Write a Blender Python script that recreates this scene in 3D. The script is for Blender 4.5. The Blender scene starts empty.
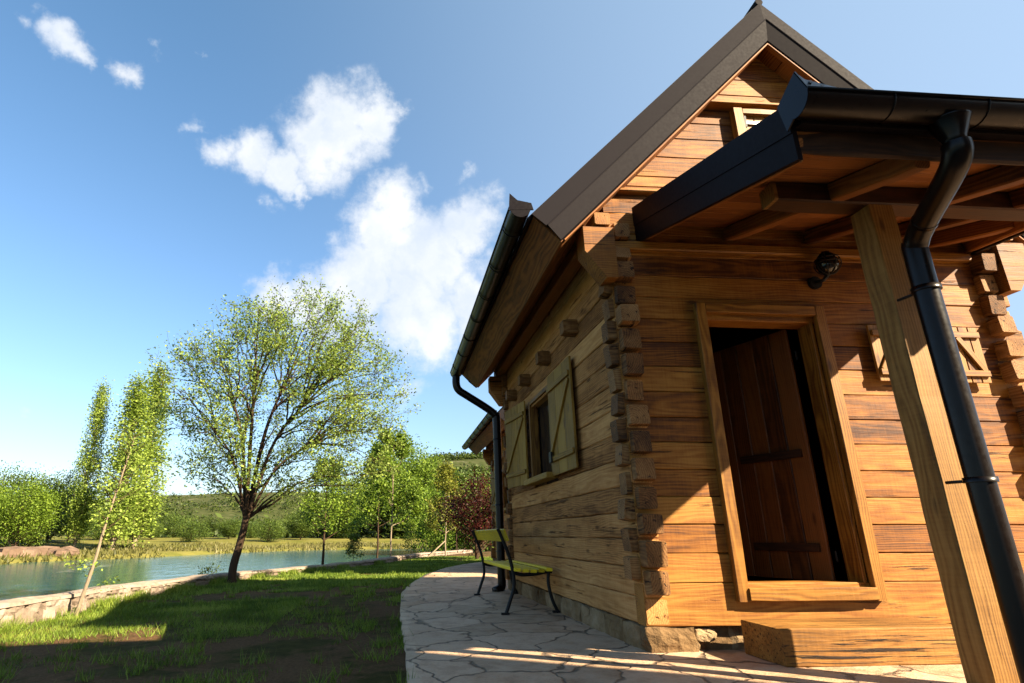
import bpy, bmesh, math, random
from mathutils import Vector, Matrix, noise
R = math.radians
S = bpy.context.scene
COL = S.collection

# ------------------------------------------------------------------ camera, world, sun, exposure
CAM = Vector((-1.613, -3.939, 0.70)); YAW, PITCH, FPX, CX, CY = R(4.35), R(18.3), 587.0, 438.0, 341.5
cd = bpy.data.cameras.new('camera'); cam = bpy.data.objects.new('camera', cd); COL.objects.link(cam); S.camera = cam
cam.location = CAM; cam.rotation_euler = (R(90) + PITCH, 0, -YAW)
cd.sensor_width = 36; cd.lens = FPX / 1024 * 36; cd.shift_x = (512 - CX) / 1024; cd.clip_end = 6000; cd.clip_start = .05
SUNV = Vector((1.4, -1.0, 1.12)).normalized()          # towards the sun
sd = bpy.data.lights.new('sun', 'SUN'); sun = bpy.data.objects.new('sun', sd); COL.objects.link(sun)
sd.energy = 5.0; sd.angle = R(.5); sd.color = (1, .84, .60)
sun.rotation_euler = (-SUNV).to_track_quat('-Z', 'Y').to_euler()
S.view_settings.view_transform = 'Standard'; S.view_settings.look = 'None'; S.view_settings.gamma = 1
S.view_settings.exposure = 2.3
W = bpy.data.worlds.new('World'); S.world = W; W.use_nodes = True

def ray(u, v):
    c = Vector(((u - CX) / FPX, -(v - CY) / FPX, 1))
    cy, sy, cp, sp = math.cos(YAW), math.sin(YAW), math.cos(PITCH), math.sin(PITCH)
    f = Vector((sy * cp, cy * cp, sp)); r = Vector((cy, -sy, 0)); up = r.cross(f)
    return r * c.x + up * c.y + f * c.z
def at(u, v, ax, val):
    d = ray(u, v); t = (val - CAM[ax]) / d[ax]; return CAM + d * t

# ------------------------------------------------------------------ node helpers
class NT:
    def __init__(s, tree): s.t = tree; s.n = tree.nodes; s.l = tree.links; s.n.clear()
    def node(s, typ, **k):
        n = s.n.new(typ)
        for a, b in k.items(): setattr(n, a, b)
        return n
    def link(s, a, b): s.l.new(a, b)
    def put(s, sock, v):
        if isinstance(v, bpy.types.NodeSocket): s.l.new(v, sock)
        elif v is not None: sock.default_value = v
    def math(s, op, a, b=None, c=None, clamp=False):
        n = s.node('ShaderNodeMath', operation=op, use_clamp=clamp); s.put(n.inputs[0], a)
        if b is not None: s.put(n.inputs[1], b)
        if c is not None: s.put(n.inputs[2], c)
        return n.outputs[0]
    def vmath(s, op, a, b=None, out=0):
        n = s.node('ShaderNodeVectorMath', operation=op); s.put(n.inputs[0], a)
        if b is not None: s.put(n.inputs[1], b)
        return n.outputs[out]
    def mix(s, f, a, b, mode='MIX'):
        n = s.node('ShaderNodeMix', data_type='RGBA', blend_type=mode)
        s.put(n.inputs[0], f); s.put(n.inputs[6], a); s.put(n.inputs[7], b); return n.outputs[2]
    def ramp(s, f, pts, interp='LINEAR'):
        n = s.node('ShaderNodeValToRGB'); cr = n.color_ramp; cr.interpolation = interp
        while len(cr.elements) < len(pts): cr.elements.new(1)
        for e, (p, c) in zip(cr.elements, pts):
            e.position = p; e.color = c if len(c) == 4 else (*c, 1)
        s.put(n.inputs[0], f); return n.outputs[0]
    def noise(s, vec, scale, detail=4, rough=.55, dist=0, out=0):
        n = s.node('ShaderNodeTexNoise'); s.put(n.inputs['Vector'], vec); n.inputs['Scale'].default_value = scale
        n.inputs['Detail'].default_value = detail; n.inputs['Roughness'].default_value = rough; n.inputs['Distortion'].default_value = dist
        return n.outputs[out]
    def voro(s, vec, scale, feature='F1', rnd=1, out='Distance'):
        n = s.node('ShaderNodeTexVoronoi', feature=feature); s.put(n.inputs['Vector'], vec)
        n.inputs['Scale'].default_value = scale; n.inputs['Randomness'].default_value = rnd; return n.outputs[out]
    def attr(s, name, out='Vector'): return s.node('ShaderNodeAttribute', attribute_name=name).outputs[out]
    def bump(s, h, strength=.3, dist=.01, nrm=None):
        n = s.node('ShaderNodeBump'); n.inputs['Strength'].default_value = strength; n.inputs['Distance'].default_value = dist
        s.put(n.inputs['Height'], h)
        if nrm: s.put(n.inputs['Normal'], nrm)
        return n.outputs[0]
    def out(s, col, rough=.7, bump=None, metal=0, spec=.3, trans=0):
        b = s.node('ShaderNodeBsdfPrincipled'); s.put(b.inputs['Base Color'], col); s.put(b.inputs['Roughness'], rough)
        b.inputs['Metallic'].default_value = metal; b.inputs['Specular IOR Level'].default_value = spec
        if bump: s.put(b.inputs['Normal'], bump)
        o = s.node('ShaderNodeOutputMaterial')
        if trans:
            tr = s.node('ShaderNodeBsdfTranslucent'); s.put(tr.inputs['Color'], col)
            m = s.node('ShaderNodeMixShader'); m.inputs[0].default_value = trans
            s.link(b.outputs[0], m.inputs[1]); s.link(tr.outputs[0], m.inputs[2]); s.link(m.outputs[0], o.inputs[0])
        else: s.link(b.outputs[0], o.inputs[0])
        return b
def newmat(name):
    m = bpy.data.materials.new(name); m.use_nodes = True; return m, NT(m.node_tree)
def C4(c): return (c[0], c[1], c[2], 1)

# ------------------------------------------------------------------ world: sky with clouds laid out by direction
def build_world():
    n = NT(W.node_tree)
    sky = n.node('ShaderNodeTexSky', sky_type='NISHITA'); sky.sun_disc = False
    sky.sun_elevation = math.asin(SUNV.z); sky.sun_rotation = math.atan2(SUNV.x, SUNV.y)
    sky.air_density = 1.0; sky.dust_density = 1.3; sky.ozone_density = 1.6
    co = n.node('ShaderNodeTexCoord').outputs['Generated']
    d0 = n.vmath('NORMALIZE', co)
    wob = n.vmath('SCALE', n.vmath('SUBTRACT', n.noise(d0, 5, 7, .62, out=1), (.5, .5, .5)));
    wob.node.inputs['Scale'].default_value = .15
    wob2 = n.vmath('SCALE', n.vmath('SUBTRACT', n.noise(d0, 26, 6, .6, out=1), (.5, .5, .5)));
    wob2.node.inputs['Scale'].default_value = .045
    d = n.vmath('ADD', n.vmath('ADD', d0, wob), wob2)
    blobs = [(255,160,34,.7),(335,140,58,1),(288,168,34,.85),(225,158,24,.6),(302,186,20,.7),(365,128,34,.9),
             (385,240,48,.9),(430,264,66,1),(478,228,42,.85),(360,280,50,.95),(305,296,40,.85),(268,296,32,.7),(420,312,58,.9),(480,300,48,.75),(400,210,40,.8),(340,315,60,.6),
             (66,42,26,.62),(122,64,24,.55),(80,56,14,.5),(189,130,15,.4),(270,212,16,.35),(428,180,12,.33),(468,170,12,.36),(200,47,7,.3),(20,412,14,.36),(412,388,30,.4),(165,480,34,.35),(560,300,60,.7),
             (30,22,16,.36),(52,12,14,.3),(150,34,14,.3)]
    f = None
    for u, v, rad, amp in blobs:
        c = ray(u, v); L = c.length; c = c.normalized(); ang = rad / FPX * (L ** -1) * 1.0 * 1.15
        dd = n.vmath('DISTANCE', d, tuple(c), out=1)
        g = n.math('MULTIPLY', n.math('SUBTRACT', 1.0, n.math('DIVIDE', dd, ang), clamp=True), amp * 1.7)
        f = g if f is None else n.math('MAXIMUM', f, n.math('ADD', g, 0.0))
    fine = n.noise(d0, 16, 8, .65)
    f2 = n.math('ADD', f, n.math('MULTIPLY', n.math('SUBTRACT', fine, .5), 1.15))
    mask = n.node('ShaderNodeMapRange', interpolation_type='SMOOTHSTEP'); n.put(mask.inputs[0], f2)
    mask.inputs[1].default_value = .12; mask.inputs[2].default_value = .95
    mask = n.math('MULTIPLY', mask.outputs[0], n.math('GREATER_THAN', f, .001))
    # soft multiplication so that the outline fades
    mask = n.math('MULTIPLY', mask, n.math('MULTIPLY', f, 3.0, clamp=True))
    shade = n.noise(d, 9, 5, .5)
    ccol = n.ramp(shade, [(.3, (3.1, 3.5, 4.1)), (.62, (4.5, 4.55, 4.6))])
    sz = n.node('ShaderNodeSeparateXYZ'); n.link(d0, sz.inputs[0])
    tint = n.ramp(sz.outputs[2], [(0, (.90, .93, 1.0)), (.28, (.84, .99, 1.08)), (.75, (.78, 1.04, 1.07))])
    bl = n.mix(1.0, sky.outputs[0], tint, 'MULTIPLY')
    # pale veil towards the sun's side of the sky
    vm = n.node('ShaderNodeMapRange', interpolation_type='SMOOTHSTEP'); n.put(vm.inputs[0], n.vmath('DOT_PRODUCT', d0, (.93, .0, .36), out=1))
    vm.inputs[1].default_value = -.1; vm.inputs[2].default_value = 1.0
    bl = n.mix(n.math('MULTIPLY', vm.outputs[0], .68), bl, (2.4, 3.1, 3.95, 1))
    colr = n.mix(n.math('MULTIPLY', mask, .93), bl, ccol)
    bg = n.node('ShaderNodeBackground'); n.link(colr, bg.inputs[0]); bg.inputs[1].default_value = .05
    o = n.node('ShaderNodeOutputWorld'); n.link(bg.outputs[0], o.inputs[0])
build_world()

# ------------------------------------------------------------------ materials
def wood(name, dark, mid, light, crack=.5, ring=.35, bump=.5, rough=.6, spec=.25, knots=True, toneamt=.6, coat=0, ckt=.64, cks=27):
    m, n = newmat(name)
    wc = n.attr('wc'); tone = n.attr('tone', 'Fac')
    def sc(v): return n.vmath('MULTIPLY', wc, v)
    blot = n.noise(sc((1.3, 6, 6)), 1, 4, .6, .4)
    warp = n.noise(sc((.9, 5, 5)), 1, 3, .5)
    sep = n.node('ShaderNodeSeparateXYZ'); n.link(sc((0, 1, 1)), sep.inputs[0])
    rr = n.vmath('LENGTH', n.vmath('ADD', sc((0, 1, 1)), (0, .11, .07)), out=1)
    ph = n.math('ADD', n.math('MULTIPLY', rr, 430), n.math('MULTIPLY', warp, 48))
    ringv = n.math('MULTIPLY_ADD', n.math('SINE', ph), .5, .5)
    fib = n.noise(sc((3, 95, 95)), 1, 4, .7)
    fac = n.math('ADD', n.math('MULTIPLY', blot, 1.0 - ring), n.math('MULTIPLY', ringv, ring))
    fac = n.math('ADD', fac, n.math('MULTIPLY', n.math('SUBTRACT', fib, .5), .75))
    fac = n.math('ADD', fac, n.math('MULTIPLY', n.math('SUBTRACT', tone, .5), toneamt))
    saw = n.noise(sc((85, 3, 3)), 1, 3, .6)
    stain = n.noise(sc((2.2, 3.5, 3.5)), 1, 5, .7, .8)
    fac = n.math('ADD', fac, n.math('MULTIPLY', n.math('SUBTRACT', saw, .5), .28))
    fac = n.math('ADD', fac, n.math('MULTIPLY', n.math('SUBTRACT', stain, .5), .5))
    col = n.ramp(fac, [(.12, dark), (.5, mid), (.9, light)])
    ck = n.noise(sc((1.1, cks, cks)), 1, 5, .62, .3)
    ckm = n.node('ShaderNodeMapRange'); n.put(ckm.inputs[0], ck); ckm.inputs[1].default_value = ckt; ckm.inputs[2].default_value = ckt + .035
    ckf = n.math('MULTIPLY', ckm.outputs[0], crack)
    col = n.mix(ckf, col, C4([dark[0] * .3, dark[1] * .25, dark[2] * .25]))
    if knots:
        kd = n.voro(sc((2.1, 6.5, 6.5)), 1)
        km = n.node('ShaderNodeMapRange'); n.put(km.inputs[0], n.math('ADD', kd, n.math('MULTIPLY', n.math('SUBTRACT', fib, .5), .08)))
        km.inputs[1].default_value = .14; km.inputs[2].default_value = .06
        col = n.mix(n.math('MULTIPLY', km.outputs[0], .75), col, C4([dark[0] * .45, dark[1] * .4, dark[2] * .4]))
    h = n.math('SUBTRACT', n.math('MULTIPLY', fib, .5), n.math('MULTIPLY', ckm.outputs[0], 1.2))
    h = n.math('ADD', h, n.math('MULTIPLY', blot, .8))
    b = n.out(col, n.math('MULTIPLY_ADD', fib, .25, rough - .1), n.bump(h, bump, .006), spec=spec)
    return m
M = {}
M['honey'] = wood('honey_log', (.045, .0125, .002), (.185, .064, .0058), (.30, .138, .022), .85, .22, .7, toneamt=.45, ckt=.63)
M['grey'] = wood('weathered_log', (.11, .042, .011), (.34, .155, .048), (.50, .265, .095), .8, .2, 1.0, .8, .12, toneamt=.45, ckt=.63)
M['plank'] = wood('planed_plank', (.085, .028, .003), (.20, .084, .010), (.29, .135, .022), .12, .4, .2, .5, toneamt=.4)
M['dark'] = wood('dark_stained', (.012, .0045, .002), (.03, .011, .0035), (.06, .022, .007), .3, .3, .4, .6)
M['soffit'] = wood('soffit_board', (.06, .017, .003), (.17, .056, .010), (.26, .098, .021), .2, .35, .3, .6)
M['door'] = wood('door_wood', (.034, .011, .003), (.09, .030, .006), (.14, .05, .011), .1, .3, .2, .45)
M['shutter'] = wood('shutter_wood', (.12, .056, .005), (.24, .125, .014), (.32, .18, .028), .15, .35, .25, .6)
M['post'] = wood('post_wood', (.085, .036, .006), (.205, .098, .020), (.29, .155, .040), .25, .3, .45, .6, toneamt=.3)
M['step'] = wood('step_timber', (.05, .02, .004), (.19, .080, .012), (.33, .17, .038), 1.0, .12, 1.3, .65, ckt=.585, cks=62)
M['end'] = wood('log_end', (.045, .018, .005), (.17, .074, .020), (.31, .165, .058), .95, .22, 1.0, .7, toneamt=.5, ckt=.61, cks=34)
M['slat'] = wood('bench_slat', (.36, .24, .004), (.66, .45, .01), (.78, .56, .02), .15, .2, .25, .5, knots=False)

def metal(name, c, rough=.35, met=.7, var=.25, spec=.3):
    m, n = newmat(name); co = n.node('ShaderNodeTexCoord').outputs['Object']
    v = n.noise(co, 3, 4); v2 = n.noise(co, 40, 3)
    col = n.mix(v, C4([x * (1 - var) for x in c]), C4([x * (1 + var) for x in c]))
    n.out(col, n.math('MULTIPLY_ADD', v2, .2, rough - .05), n.bump(v, .02, .02), met, spec); return m
M['roofmetal'] = metal('roof_sheet', (.012, .0085, .0085), .5, 0, .2, .1)
M['trim'] = metal('roof_trim', (.0150, .0128, .0145), .6, 0, .10, .03)
M['gutter'] = metal('gutter_metal', (.0048, .0024, .0019), .26, 0, .2, .2)
M['verge'] = metal('verge_sheet', (.0075, .0042, .0045), .5, 0, .2, .07)
M['iron'] = metal('black_iron', (.007, .006, .0055), .5, .2)
M['hinge'] = metal('steel_hinge', (.3, .3, .31), .35, .9)

def stone(name, a, b, c, sc=6, bump=.8):
    m, n = newmat(name); co = n.node('ShaderNodeTexCoord').outputs['Object']; tone = n.attr('tone', 'Fac')
    v = n.noise(co, sc, 6, .65); w = n.noise(co, sc * 6, 5, .7); k = n.voro(co, sc * 3)
    f = n.math('ADD', n.math('MULTIPLY', v, .7), n.math('MULTIPLY', tone, .3))
    col = n.ramp(f, [(.25, a), (.5, b), (.75, c)])
    col = n.mix(n.ramp(w, [(.35, (1, 1, 1)), (.5, (0, 0, 0))]), col, C4([x * .45 for x in a]), 'MIX') if False else col
    h = n.math('ADD', n.math('MULTIPLY', w, .6), n.math('MULTIPLY', k, .7))
    col = n.mix(n.math('MULTIPLY', n.math('SUBTRACT', .45, w), 2.2, clamp=True), col, C4([x * .4 for x in a]))
    n.out(col, .9, n.bump(h, bump, .03), spec=.15); return m
M['stone'] = stone('foundation_stone', (.08, .045, .02), (.18, .11, .05), (.30, .21, .12), 5, 1)
M['rubble'] = stone('wall_rubble', (.10, .072, .05), (.19, .145, .11), (.29, .235, .19), 2.5, 1)
M['bankrock'] = stone('bank_rock', (.07, .045, .03), (.13, .085, .058), (.20, .14, .10), 1)

def paving_mat():
    m, n = newmat('flagstone'); co = n.node('ShaderNodeTexCoord').outputs['Object']
    wob = n.vmath('SCALE', n.vmath('SUBTRACT', n.noise(co, 1.9, 3, .55, out=1), (.5, .5, .5))); wob.node.inputs['Scale'].default_value = .55
    wob2 = n.vmath('SCALE', n.vmath('SUBTRACT', n.noise(co, 11, 3, .6, out=1), (.5, .5, .5))); wob2.node.inputs['Scale'].default_value = .06
    p = n.vmath('MULTIPLY', n.vmath('ADD', n.vmath('ADD', co, wob), wob2), (1, .82, 0))
    e = n.voro(p, 2.1, 'DISTANCE_TO_EDGE'); cc = n.voro(p, 2.1, 'F1', out='Color')
    sep = n.node('ShaderNodeSeparateColor'); n.link(cc, sep.inputs[0])
    v = n.noise(co, 5, 7, .68); w = n.noise(co, 38, 5, .7)
    base = n.ramp(sep.outputs[0], [(0, (.27, .165, .09)), (.35, (.42, .27, .165)), (.7, (.48, .31, .195)), (1, (.33, .19, .10))])
    col = n.mix(n.math('MULTIPLY', n.math('SUBTRACT', v, .42), 2.4, clamp=True), base, (.44, .33, .23, 1))
    col = n.mix(n.math('MULTIPLY', n.math('SUBTRACT', .5, v), 2.6, clamp=True), col, (.12, .07, .04, 1))
    col = n.mix(n.math('MULTIPLY', n.math('SUBTRACT', w, .55), 3, clamp=True), col, (.15, .10, .06, 1))
    jm = n.node('ShaderNodeMapRange'); n.put(jm.inputs[0], n.math('ADD', e, n.math('MULTIPLY', n.math('SUBTRACT', w, .5), .03)))
    jm.inputs[1].default_value = .006; jm.inputs[2].default_value = .024
    jcol = n.mix(v, (.05, .032, .02, 1), (.22, .155, .10, 1))
    col = n.mix(jm.outputs[0], jcol, col)
    h = n.math('ADD', n.math('MULTIPLY', jm.outputs[0], 1.0), n.math('ADD', n.math('MULTIPLY', v, 1.0), n.math('MULTIPLY', w, .25)))
    n.out(col, n.math('MULTIPLY_ADD', v, .3, .5), n.bump(h, .9, .028), spec=.3); return m
M['paving'] = paving_mat()

def ground_mat():
    m, n = newmat('terrain'); co = n.node('ShaderNodeTexCoord').outputs['Object']
    zone = n.attr('zone', 'Fac')       # 0 lawn, 1 far bank / hills
    v = n.noise(co, 1.1, 6, .65, .6); w = n.noise(co, 9, 6, .7); f = n.noise(co, 45, 4, .7)
    g = n.ramp(w, [(.3, (.024, .020, .005)), (.6, (.050, .044, .010))])
    d = n.ramp(f, [(.3, (.05, .026, .011)), (.7, (.13, .075, .036))])
    k = n.math('ADD', n.math('MULTIPLY', v, 1.0), n.math('MULTIPLY', n.math('SUBTRACT', w, .5), .35))
    lawn = n.mix(n.ramp(k, [(.44, (0, 0, 0)), (.54, (1, 1, 1))]), g, d)
    # far land: scrub, dry grass, pale rock
    a = n.noise(co, .035, 7, .7, .4); b = n.noise(co, .28, 6, .75); vo = n.voro(co, .16)
    vo2 = n.voro(co, .42)
    scrub = n.ramp(b, [(.32, (.014, .022, .005)), (.5, (.028, .040, .009)), (.68, (.05, .06, .015))])
    scrub = n.mix(n.ramp(vo2, [(.2, (0, 0, 0)), (.62, (1, 1, 1))]), scrub, (.05, .055, .02, 1))
    rock = n.mix(b, (.10, .09, .05, 1), (.19, .17, .12, 1))
    hill = n.mix(n.ramp(n.math('ADD', a, n.math('MULTIPLY', n.math('SUBTRACT', vo, .4), .25)), [(.62, (0, 0, 0)), (.72, (1, 1, 1))]), scrub, rock)
    dry = n.ramp(b, [(.3, (.06, .07, .012)), (.55, (.13, .12, .03)), (.8, (.18, .15, .05))])
    far = n.mix(n.math('SUBTRACT', zone, 1.0, clamp=True), dry, hill)
    col = n.mix(n.math('MULTIPLY', zone, 1.0, clamp=True), lawn, far)
    n.out(col, .95, n.bump(n.math('ADD', w, n.math('MULTIPLY', f, .4)), .6, .05), spec=.05); return m
M['ground'] = ground_mat()

def water_mat():
    m, n = newmat('river'); co = n.node('ShaderNodeTexCoord').outputs['Object']
    p = n.vmath('MULTIPLY', co, (1.0, .45, 1))
    w = n.noise(p, 1.3, 5, .6, .5); w2 = n.noise(p, .16, 4, .6); 
    foam = n.noise(n.vmath('MULTIPLY', co, (.6, .12, 1)), .5, 6, .7, .3)
    col = n.mix(w2, (.010, .045, .040, 1), (.014, .075, .095, 1))
    st = n.ramp(foam, [(.66, (0, 0, 0)), (.76, (1, 1, 1))])
    col = n.mix(n.math('MULTIPLY', st, .35), col, (.6, .66, .68, 1))
    n.out(col, .12, n.bump(w, .4, .08), spec=.5); return m
M['water'] = water_mat()

def leafmat(name, a, b, trans=.35, c=None):
    m, n = newmat(name); t = n.attr('tone', 'Fac')
    col = n.ramp(t, [(0, a), (.6, b), (1, c or [min(1, x * 1.35) for x in b])])
    n.out(col, .55, None, 0, .25, trans); return m
M['leaf_big'] = leafmat('leaf_elm', (0.0737, 0.1165, 0.0197), (0.1900, 0.2635, 0.0430), .4, (0.3307, 0.4042, 0.0856))
M['leaf_bright'] = leafmat('leaf_bright', (0.0475, 0.0862, 0.0086), (0.1294, 0.2026, 0.0172), .42, (0.2329, 0.3105, 0.0345))
M['leaf_poplar'] = leafmat('leaf_poplar', (0.0947, 0.1448, 0.0200), (0.2228, 0.3007, 0.0446), .4, (0.3675, 0.4455, 0.0891))
M['leaf_mid'] = leafmat('leaf_mid', (0.0230, 0.0446, 0.0058), (0.0684, 0.1080, 0.0130), .3, (0.1224, 0.1656, 0.0216))
M['leaf_deep'] = leafmat('leaf_deep', (0.0208, 0.0371, 0.0059), (0.0558, 0.0817, 0.0119), .3, (0.0965, 0.1262, 0.0186))
M['leaf_yellow'] = leafmat('leaf_yellow', (0.0630, 0.0819, 0.0094), (0.1575, 0.1701, 0.0189), .4, (0.2268, 0.2268, 0.0378))
M['leaf_red'] = leafmat('leaf_red', (0.0170, 0.0030, 0.0022), (0.0454, 0.0068, 0.0045), .35, (0.0907, 0.0151, 0.0076))
M['reed'] = leafmat('reed', (0.0504, 0.0540, 0.0108), (0.1152, 0.1080, 0.0288), .3, (0.1512, 0.1368, 0.0504))
M['grass'] = leafmat('grass', (0.0484, 0.0824, 0.0079), (0.1260, 0.1938, 0.0175), .4, (0.2519, 0.3004, 0.0484))
def bark(name, a, b):
    m, n = newmat(name); co = n.node('ShaderNodeTexCoord').outputs['Object']
    v = n.noise(n.vmath('MULTIPLY', co, (30, 30, 6)), 1, 5, .7)
    n.out(n.mix(v, C4(a), C4(b)), .9, n.bump(v, .8, .02), spec=.1); return m
M['bark'] = bark('bark_brown', (.018, .011, .007), (.07, .043, .026))
M['bark_pale'] = bark('bark_pale', (.10, .075, .05), (.28, .22, .15))
def plain(name, c, rough=.5, spec=.4, metal=0):
    m, n = newmat(name); co = n.node('ShaderNodeTexCoord').outputs['Object']; v = n.noise(co, 12, 3)
    n.out(n.mix(v, C4([x * .8 for x in c]), C4([x * 1.2 for x in c])), rough, None, metal, spec); return m
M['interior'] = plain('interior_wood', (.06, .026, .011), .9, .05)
M['glass'] = plain('dark_pane', (.010, .008, .007), .08, .6)
M['curtain'] = plain('curtain', (.10, .045, .022), .9, .1)
M['concrete'] = plain('concrete_pale', (.42, .37, .33), .9, .1)

# ------------------------------------------------------------------ mesh builder
class MB:
    def __init__(s): s.v = []; s.f = []; s.wc = []; s.tone = []; s.mi = []; s.mats = []
    def mat(s, m):
        if m not in s.mats: s.mats.append(m)
        return s.mats.index(m)
    def add(s, vs, fs, m, wc=None, tone=.5):
        k = len(s.v); s.v += [tuple(v) for v in vs]; mi = s.mat(m)
        s.f += [tuple(i + k for i in f) for f in fs]; s.mi += [mi] * len(fs)
        s.wc += [tuple(w) for w in (wc or vs)]; s.tone += (tone if isinstance(tone, list) else [tone] * len(vs))
        return s
    def build(s, name, parent=None, smooth=False, label=None, cat=None, group=None, kind=None, origin=None):
        me = bpy.data.meshes.new(name)
        off = Vector(origin) if origin is not None else Vector((0, 0, 0))
        me.from_pydata([tuple(Vector(v) - off) for v in s.v] if origin is not None else s.v, [], s.f)
        for m in s.mats: me.materials.append(M[m])
        me.polygons.foreach_set('material_index', s.mi)
        if smooth: me.polygons.foreach_set('use_smooth', [True] * len(s.f))
        a = me.attributes.new('wc', 'FLOAT_VECTOR', 'POINT'); a.data.foreach_set('vector', [c for w in s.wc for c in w])
        a = me.attributes.new('tone', 'FLOAT', 'POINT'); a.data.foreach_set('value', s.tone)
        me.update(); o = bpy.data.objects.new(name, me); COL.objects.link(o)
        if parent: o.parent = parent
        if origin is not None: o.location = off
        tag(o, label, cat, group, kind); return o
def tag(o, label=None, cat=None, group=None, kind=None):
    for k, v in (('label', label), ('category', cat), ('group', group), ('kind', kind)):
        if v: o[k] = v
    return o
def empty(name, loc, label, cat, group=None, rz=0):
    o = bpy.data.objects.new(name, None); COL.objects.link(o); o.location = loc; o.rotation_euler.z = rz
    o.empty_display_size = .1; return tag(o, label, cat, group)
def copy_tree(o, parent=None, skip=()):
    c = o.copy(); COL.objects.link(c); c.parent = parent
    for ch in list(o.children):
        if ch.name.split('.')[0] not in skip: copy_tree(ch, c, skip)
    return c
rnd = random.Random(7)

def beam(mb, p0, p1, w, h, m, up=(0, 0, 1), seg=.14, bev=.010, rough=.003, tone=None, taper=None, frq=3.0):
    """beam from p0 to p1, w across (side), h along up; bevelled section, slightly hewn"""
    p0, p1 = Vector(p0), Vector(p1); ax = (p1 - p0); L = ax.length; ax.normalize()
    up = Vector(up); side = ax.cross(up).normalized(); up = side.cross(ax).normalized()
    n = max(1, int(L / seg)); b = min(bev, w * .4, h * .4)
    sec = [(-w/2+b, -h/2), (w/2-b, -h/2), (w/2, -h/2+b), (w/2, h/2-b), (w/2-b, h/2), (-w/2+b, h/2), (-w/2, h/2-b), (-w/2, -h/2+b)]
    ox, oy, oz = rnd.uniform(0, 50), rnd.uniform(0, .5) + rnd.randrange(9) * 3.1, rnd.uniform(0, .5) + rnd.randrange(9) * 2.7
    oy2, oz2 = rnd.uniform(-.12, .12), rnd.uniform(-.12, .12)
    t = rnd.random() if tone is None else tone
    vs, wc, fs = [], [], []
    for i in range(n + 1):
        s = i / n; c = p0 + ax * (L * s)
        e = b * .6 if i in (0, n) else 0
        for (a, q) in sec:
            aa = a * (1 - 2 * e / w) if e else a; qq = q * (1 - 2 * e / h) if e else q
            pt = c + side * aa + up * qq
            if rough:
                nv = noise.noise_vector(Vector((pt.x * frq + ox, pt.y * frq + oy, pt.z * frq * 2)))
                pt = pt + (side * nv.x + up * nv.y) * rough
            vs.append(pt); wc.append((L * s + ox, aa + oy2 + oy * 0 + (ox * 0), qq + oz2))
    for i in range(n):
        for j in range(8):
            a = i * 8 + j; bb = i * 8 + (j + 1) % 8
            fs.append((a, bb, bb + 8, a + 8))
    k = len(vs)
    for base, rev in ((0, True), (n * 8, False)):
        vs += vs[base:base + 8]; wc += wc[base:base + 8]
        idx = list(range(k, k + 8)); k += 8
        fs.append(tuple(reversed(idx)) if rev else tuple(idx))
    # y/z of the solid texture get a per-beam shift through x only, so rings stay centred
    mb.add(vs, fs, m, wc, t); return mb
def box(mb, lo, hi, m, tone=.5, bev=0):
    (x0, y0, z0), (x1, y1, z1) = lo, hi
    vs = [(x0,y0,z0),(x1,y0,z0),(x1,y1,z0),(x0,y1,z0),(x0,y0,z1),(x1,y0,z1),(x1,y1,z1),(x0,y1,z1)]
    fs = [(0,3,2,1),(4,5,6,7),(0,1,5,4),(1,2,6,5),(2,3,7,6),(3,0,4,7)]
    mb.add(vs, fs, m, None, tone); return mb
def prism(mb, pts, a, b, m, tone=.5, plane='xz'):
    """extrude outline pts (counter-clockwise seen from -y for 'xz') from a to b along the third axis"""
    n = len(pts)
    def P(p, t): return (p[0], t, p[1]) if plane == 'xz' else ((t, p[0], p[1]) if plane == 'yz' else (p[0], p[1], t))
    vs = [P(p, a) for p in pts] + [P(p, b) for p in pts]
    fs = [tuple(range(n)), tuple(reversed(range(n, 2 * n)))] + [(i, i + n, (i + 1) % n + n, (i + 1) % n) for i in range(n)]
    mb.add(vs, fs, m, None, tone); return mb
def tube(mb, pts, r, m, n=12, caps=True, tone=.5):
    """tube along pts; r number or list"""
    pts = [Vector(p) for p in pts]; k = len(pts); rs = r if isinstance(r, (list, tuple)) else [r] * k
    vs, fs = [], []; u = None
    for i, p in enumerate(pts):
        d = (pts[min(i + 1, k - 1)] - pts[max(i - 1, 0)]).normalized()
        if u is None:
            u = d.orthogonal().normalized()
        else: u = (u - d * u.dot(d)).normalized()
        w = d.cross(u)
        for j in range(n):
            a = 2 * math.pi * j / n; vs.append(p + (u * math.cos(a) + w * math.sin(a)) * rs[i])
    for i in range(k - 1):
        for j in range(n): fs.append((i*n+j, i*n+(j+1)%n, (i+1)*n+(j+1)%n, (i+1)*n+j))
    if caps: fs.append(tuple(reversed(range(n)))); fs.append(tuple(range((k-1)*n, k*n)))
    mb.add(vs, fs, m, None, tone); return mb
def spline(pts, n=6):
    pts = [Vector(p) for p in pts]; out = []
    q = [pts[0]] + pts + [pts[-1]]
    for i in range(1, len(q) - 2):
        for k in range(n):
            t = k / n; a, b, c, d = q[i-1], q[i], q[i+1], q[i+2]
            out.append(.5 * ((2*b) + (c-a)*t + (2*a-5*b+4*c-d)*t*t + (3*b-a-3*c+d)*t**3))
    out.append(pts[-1]); return out

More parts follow.
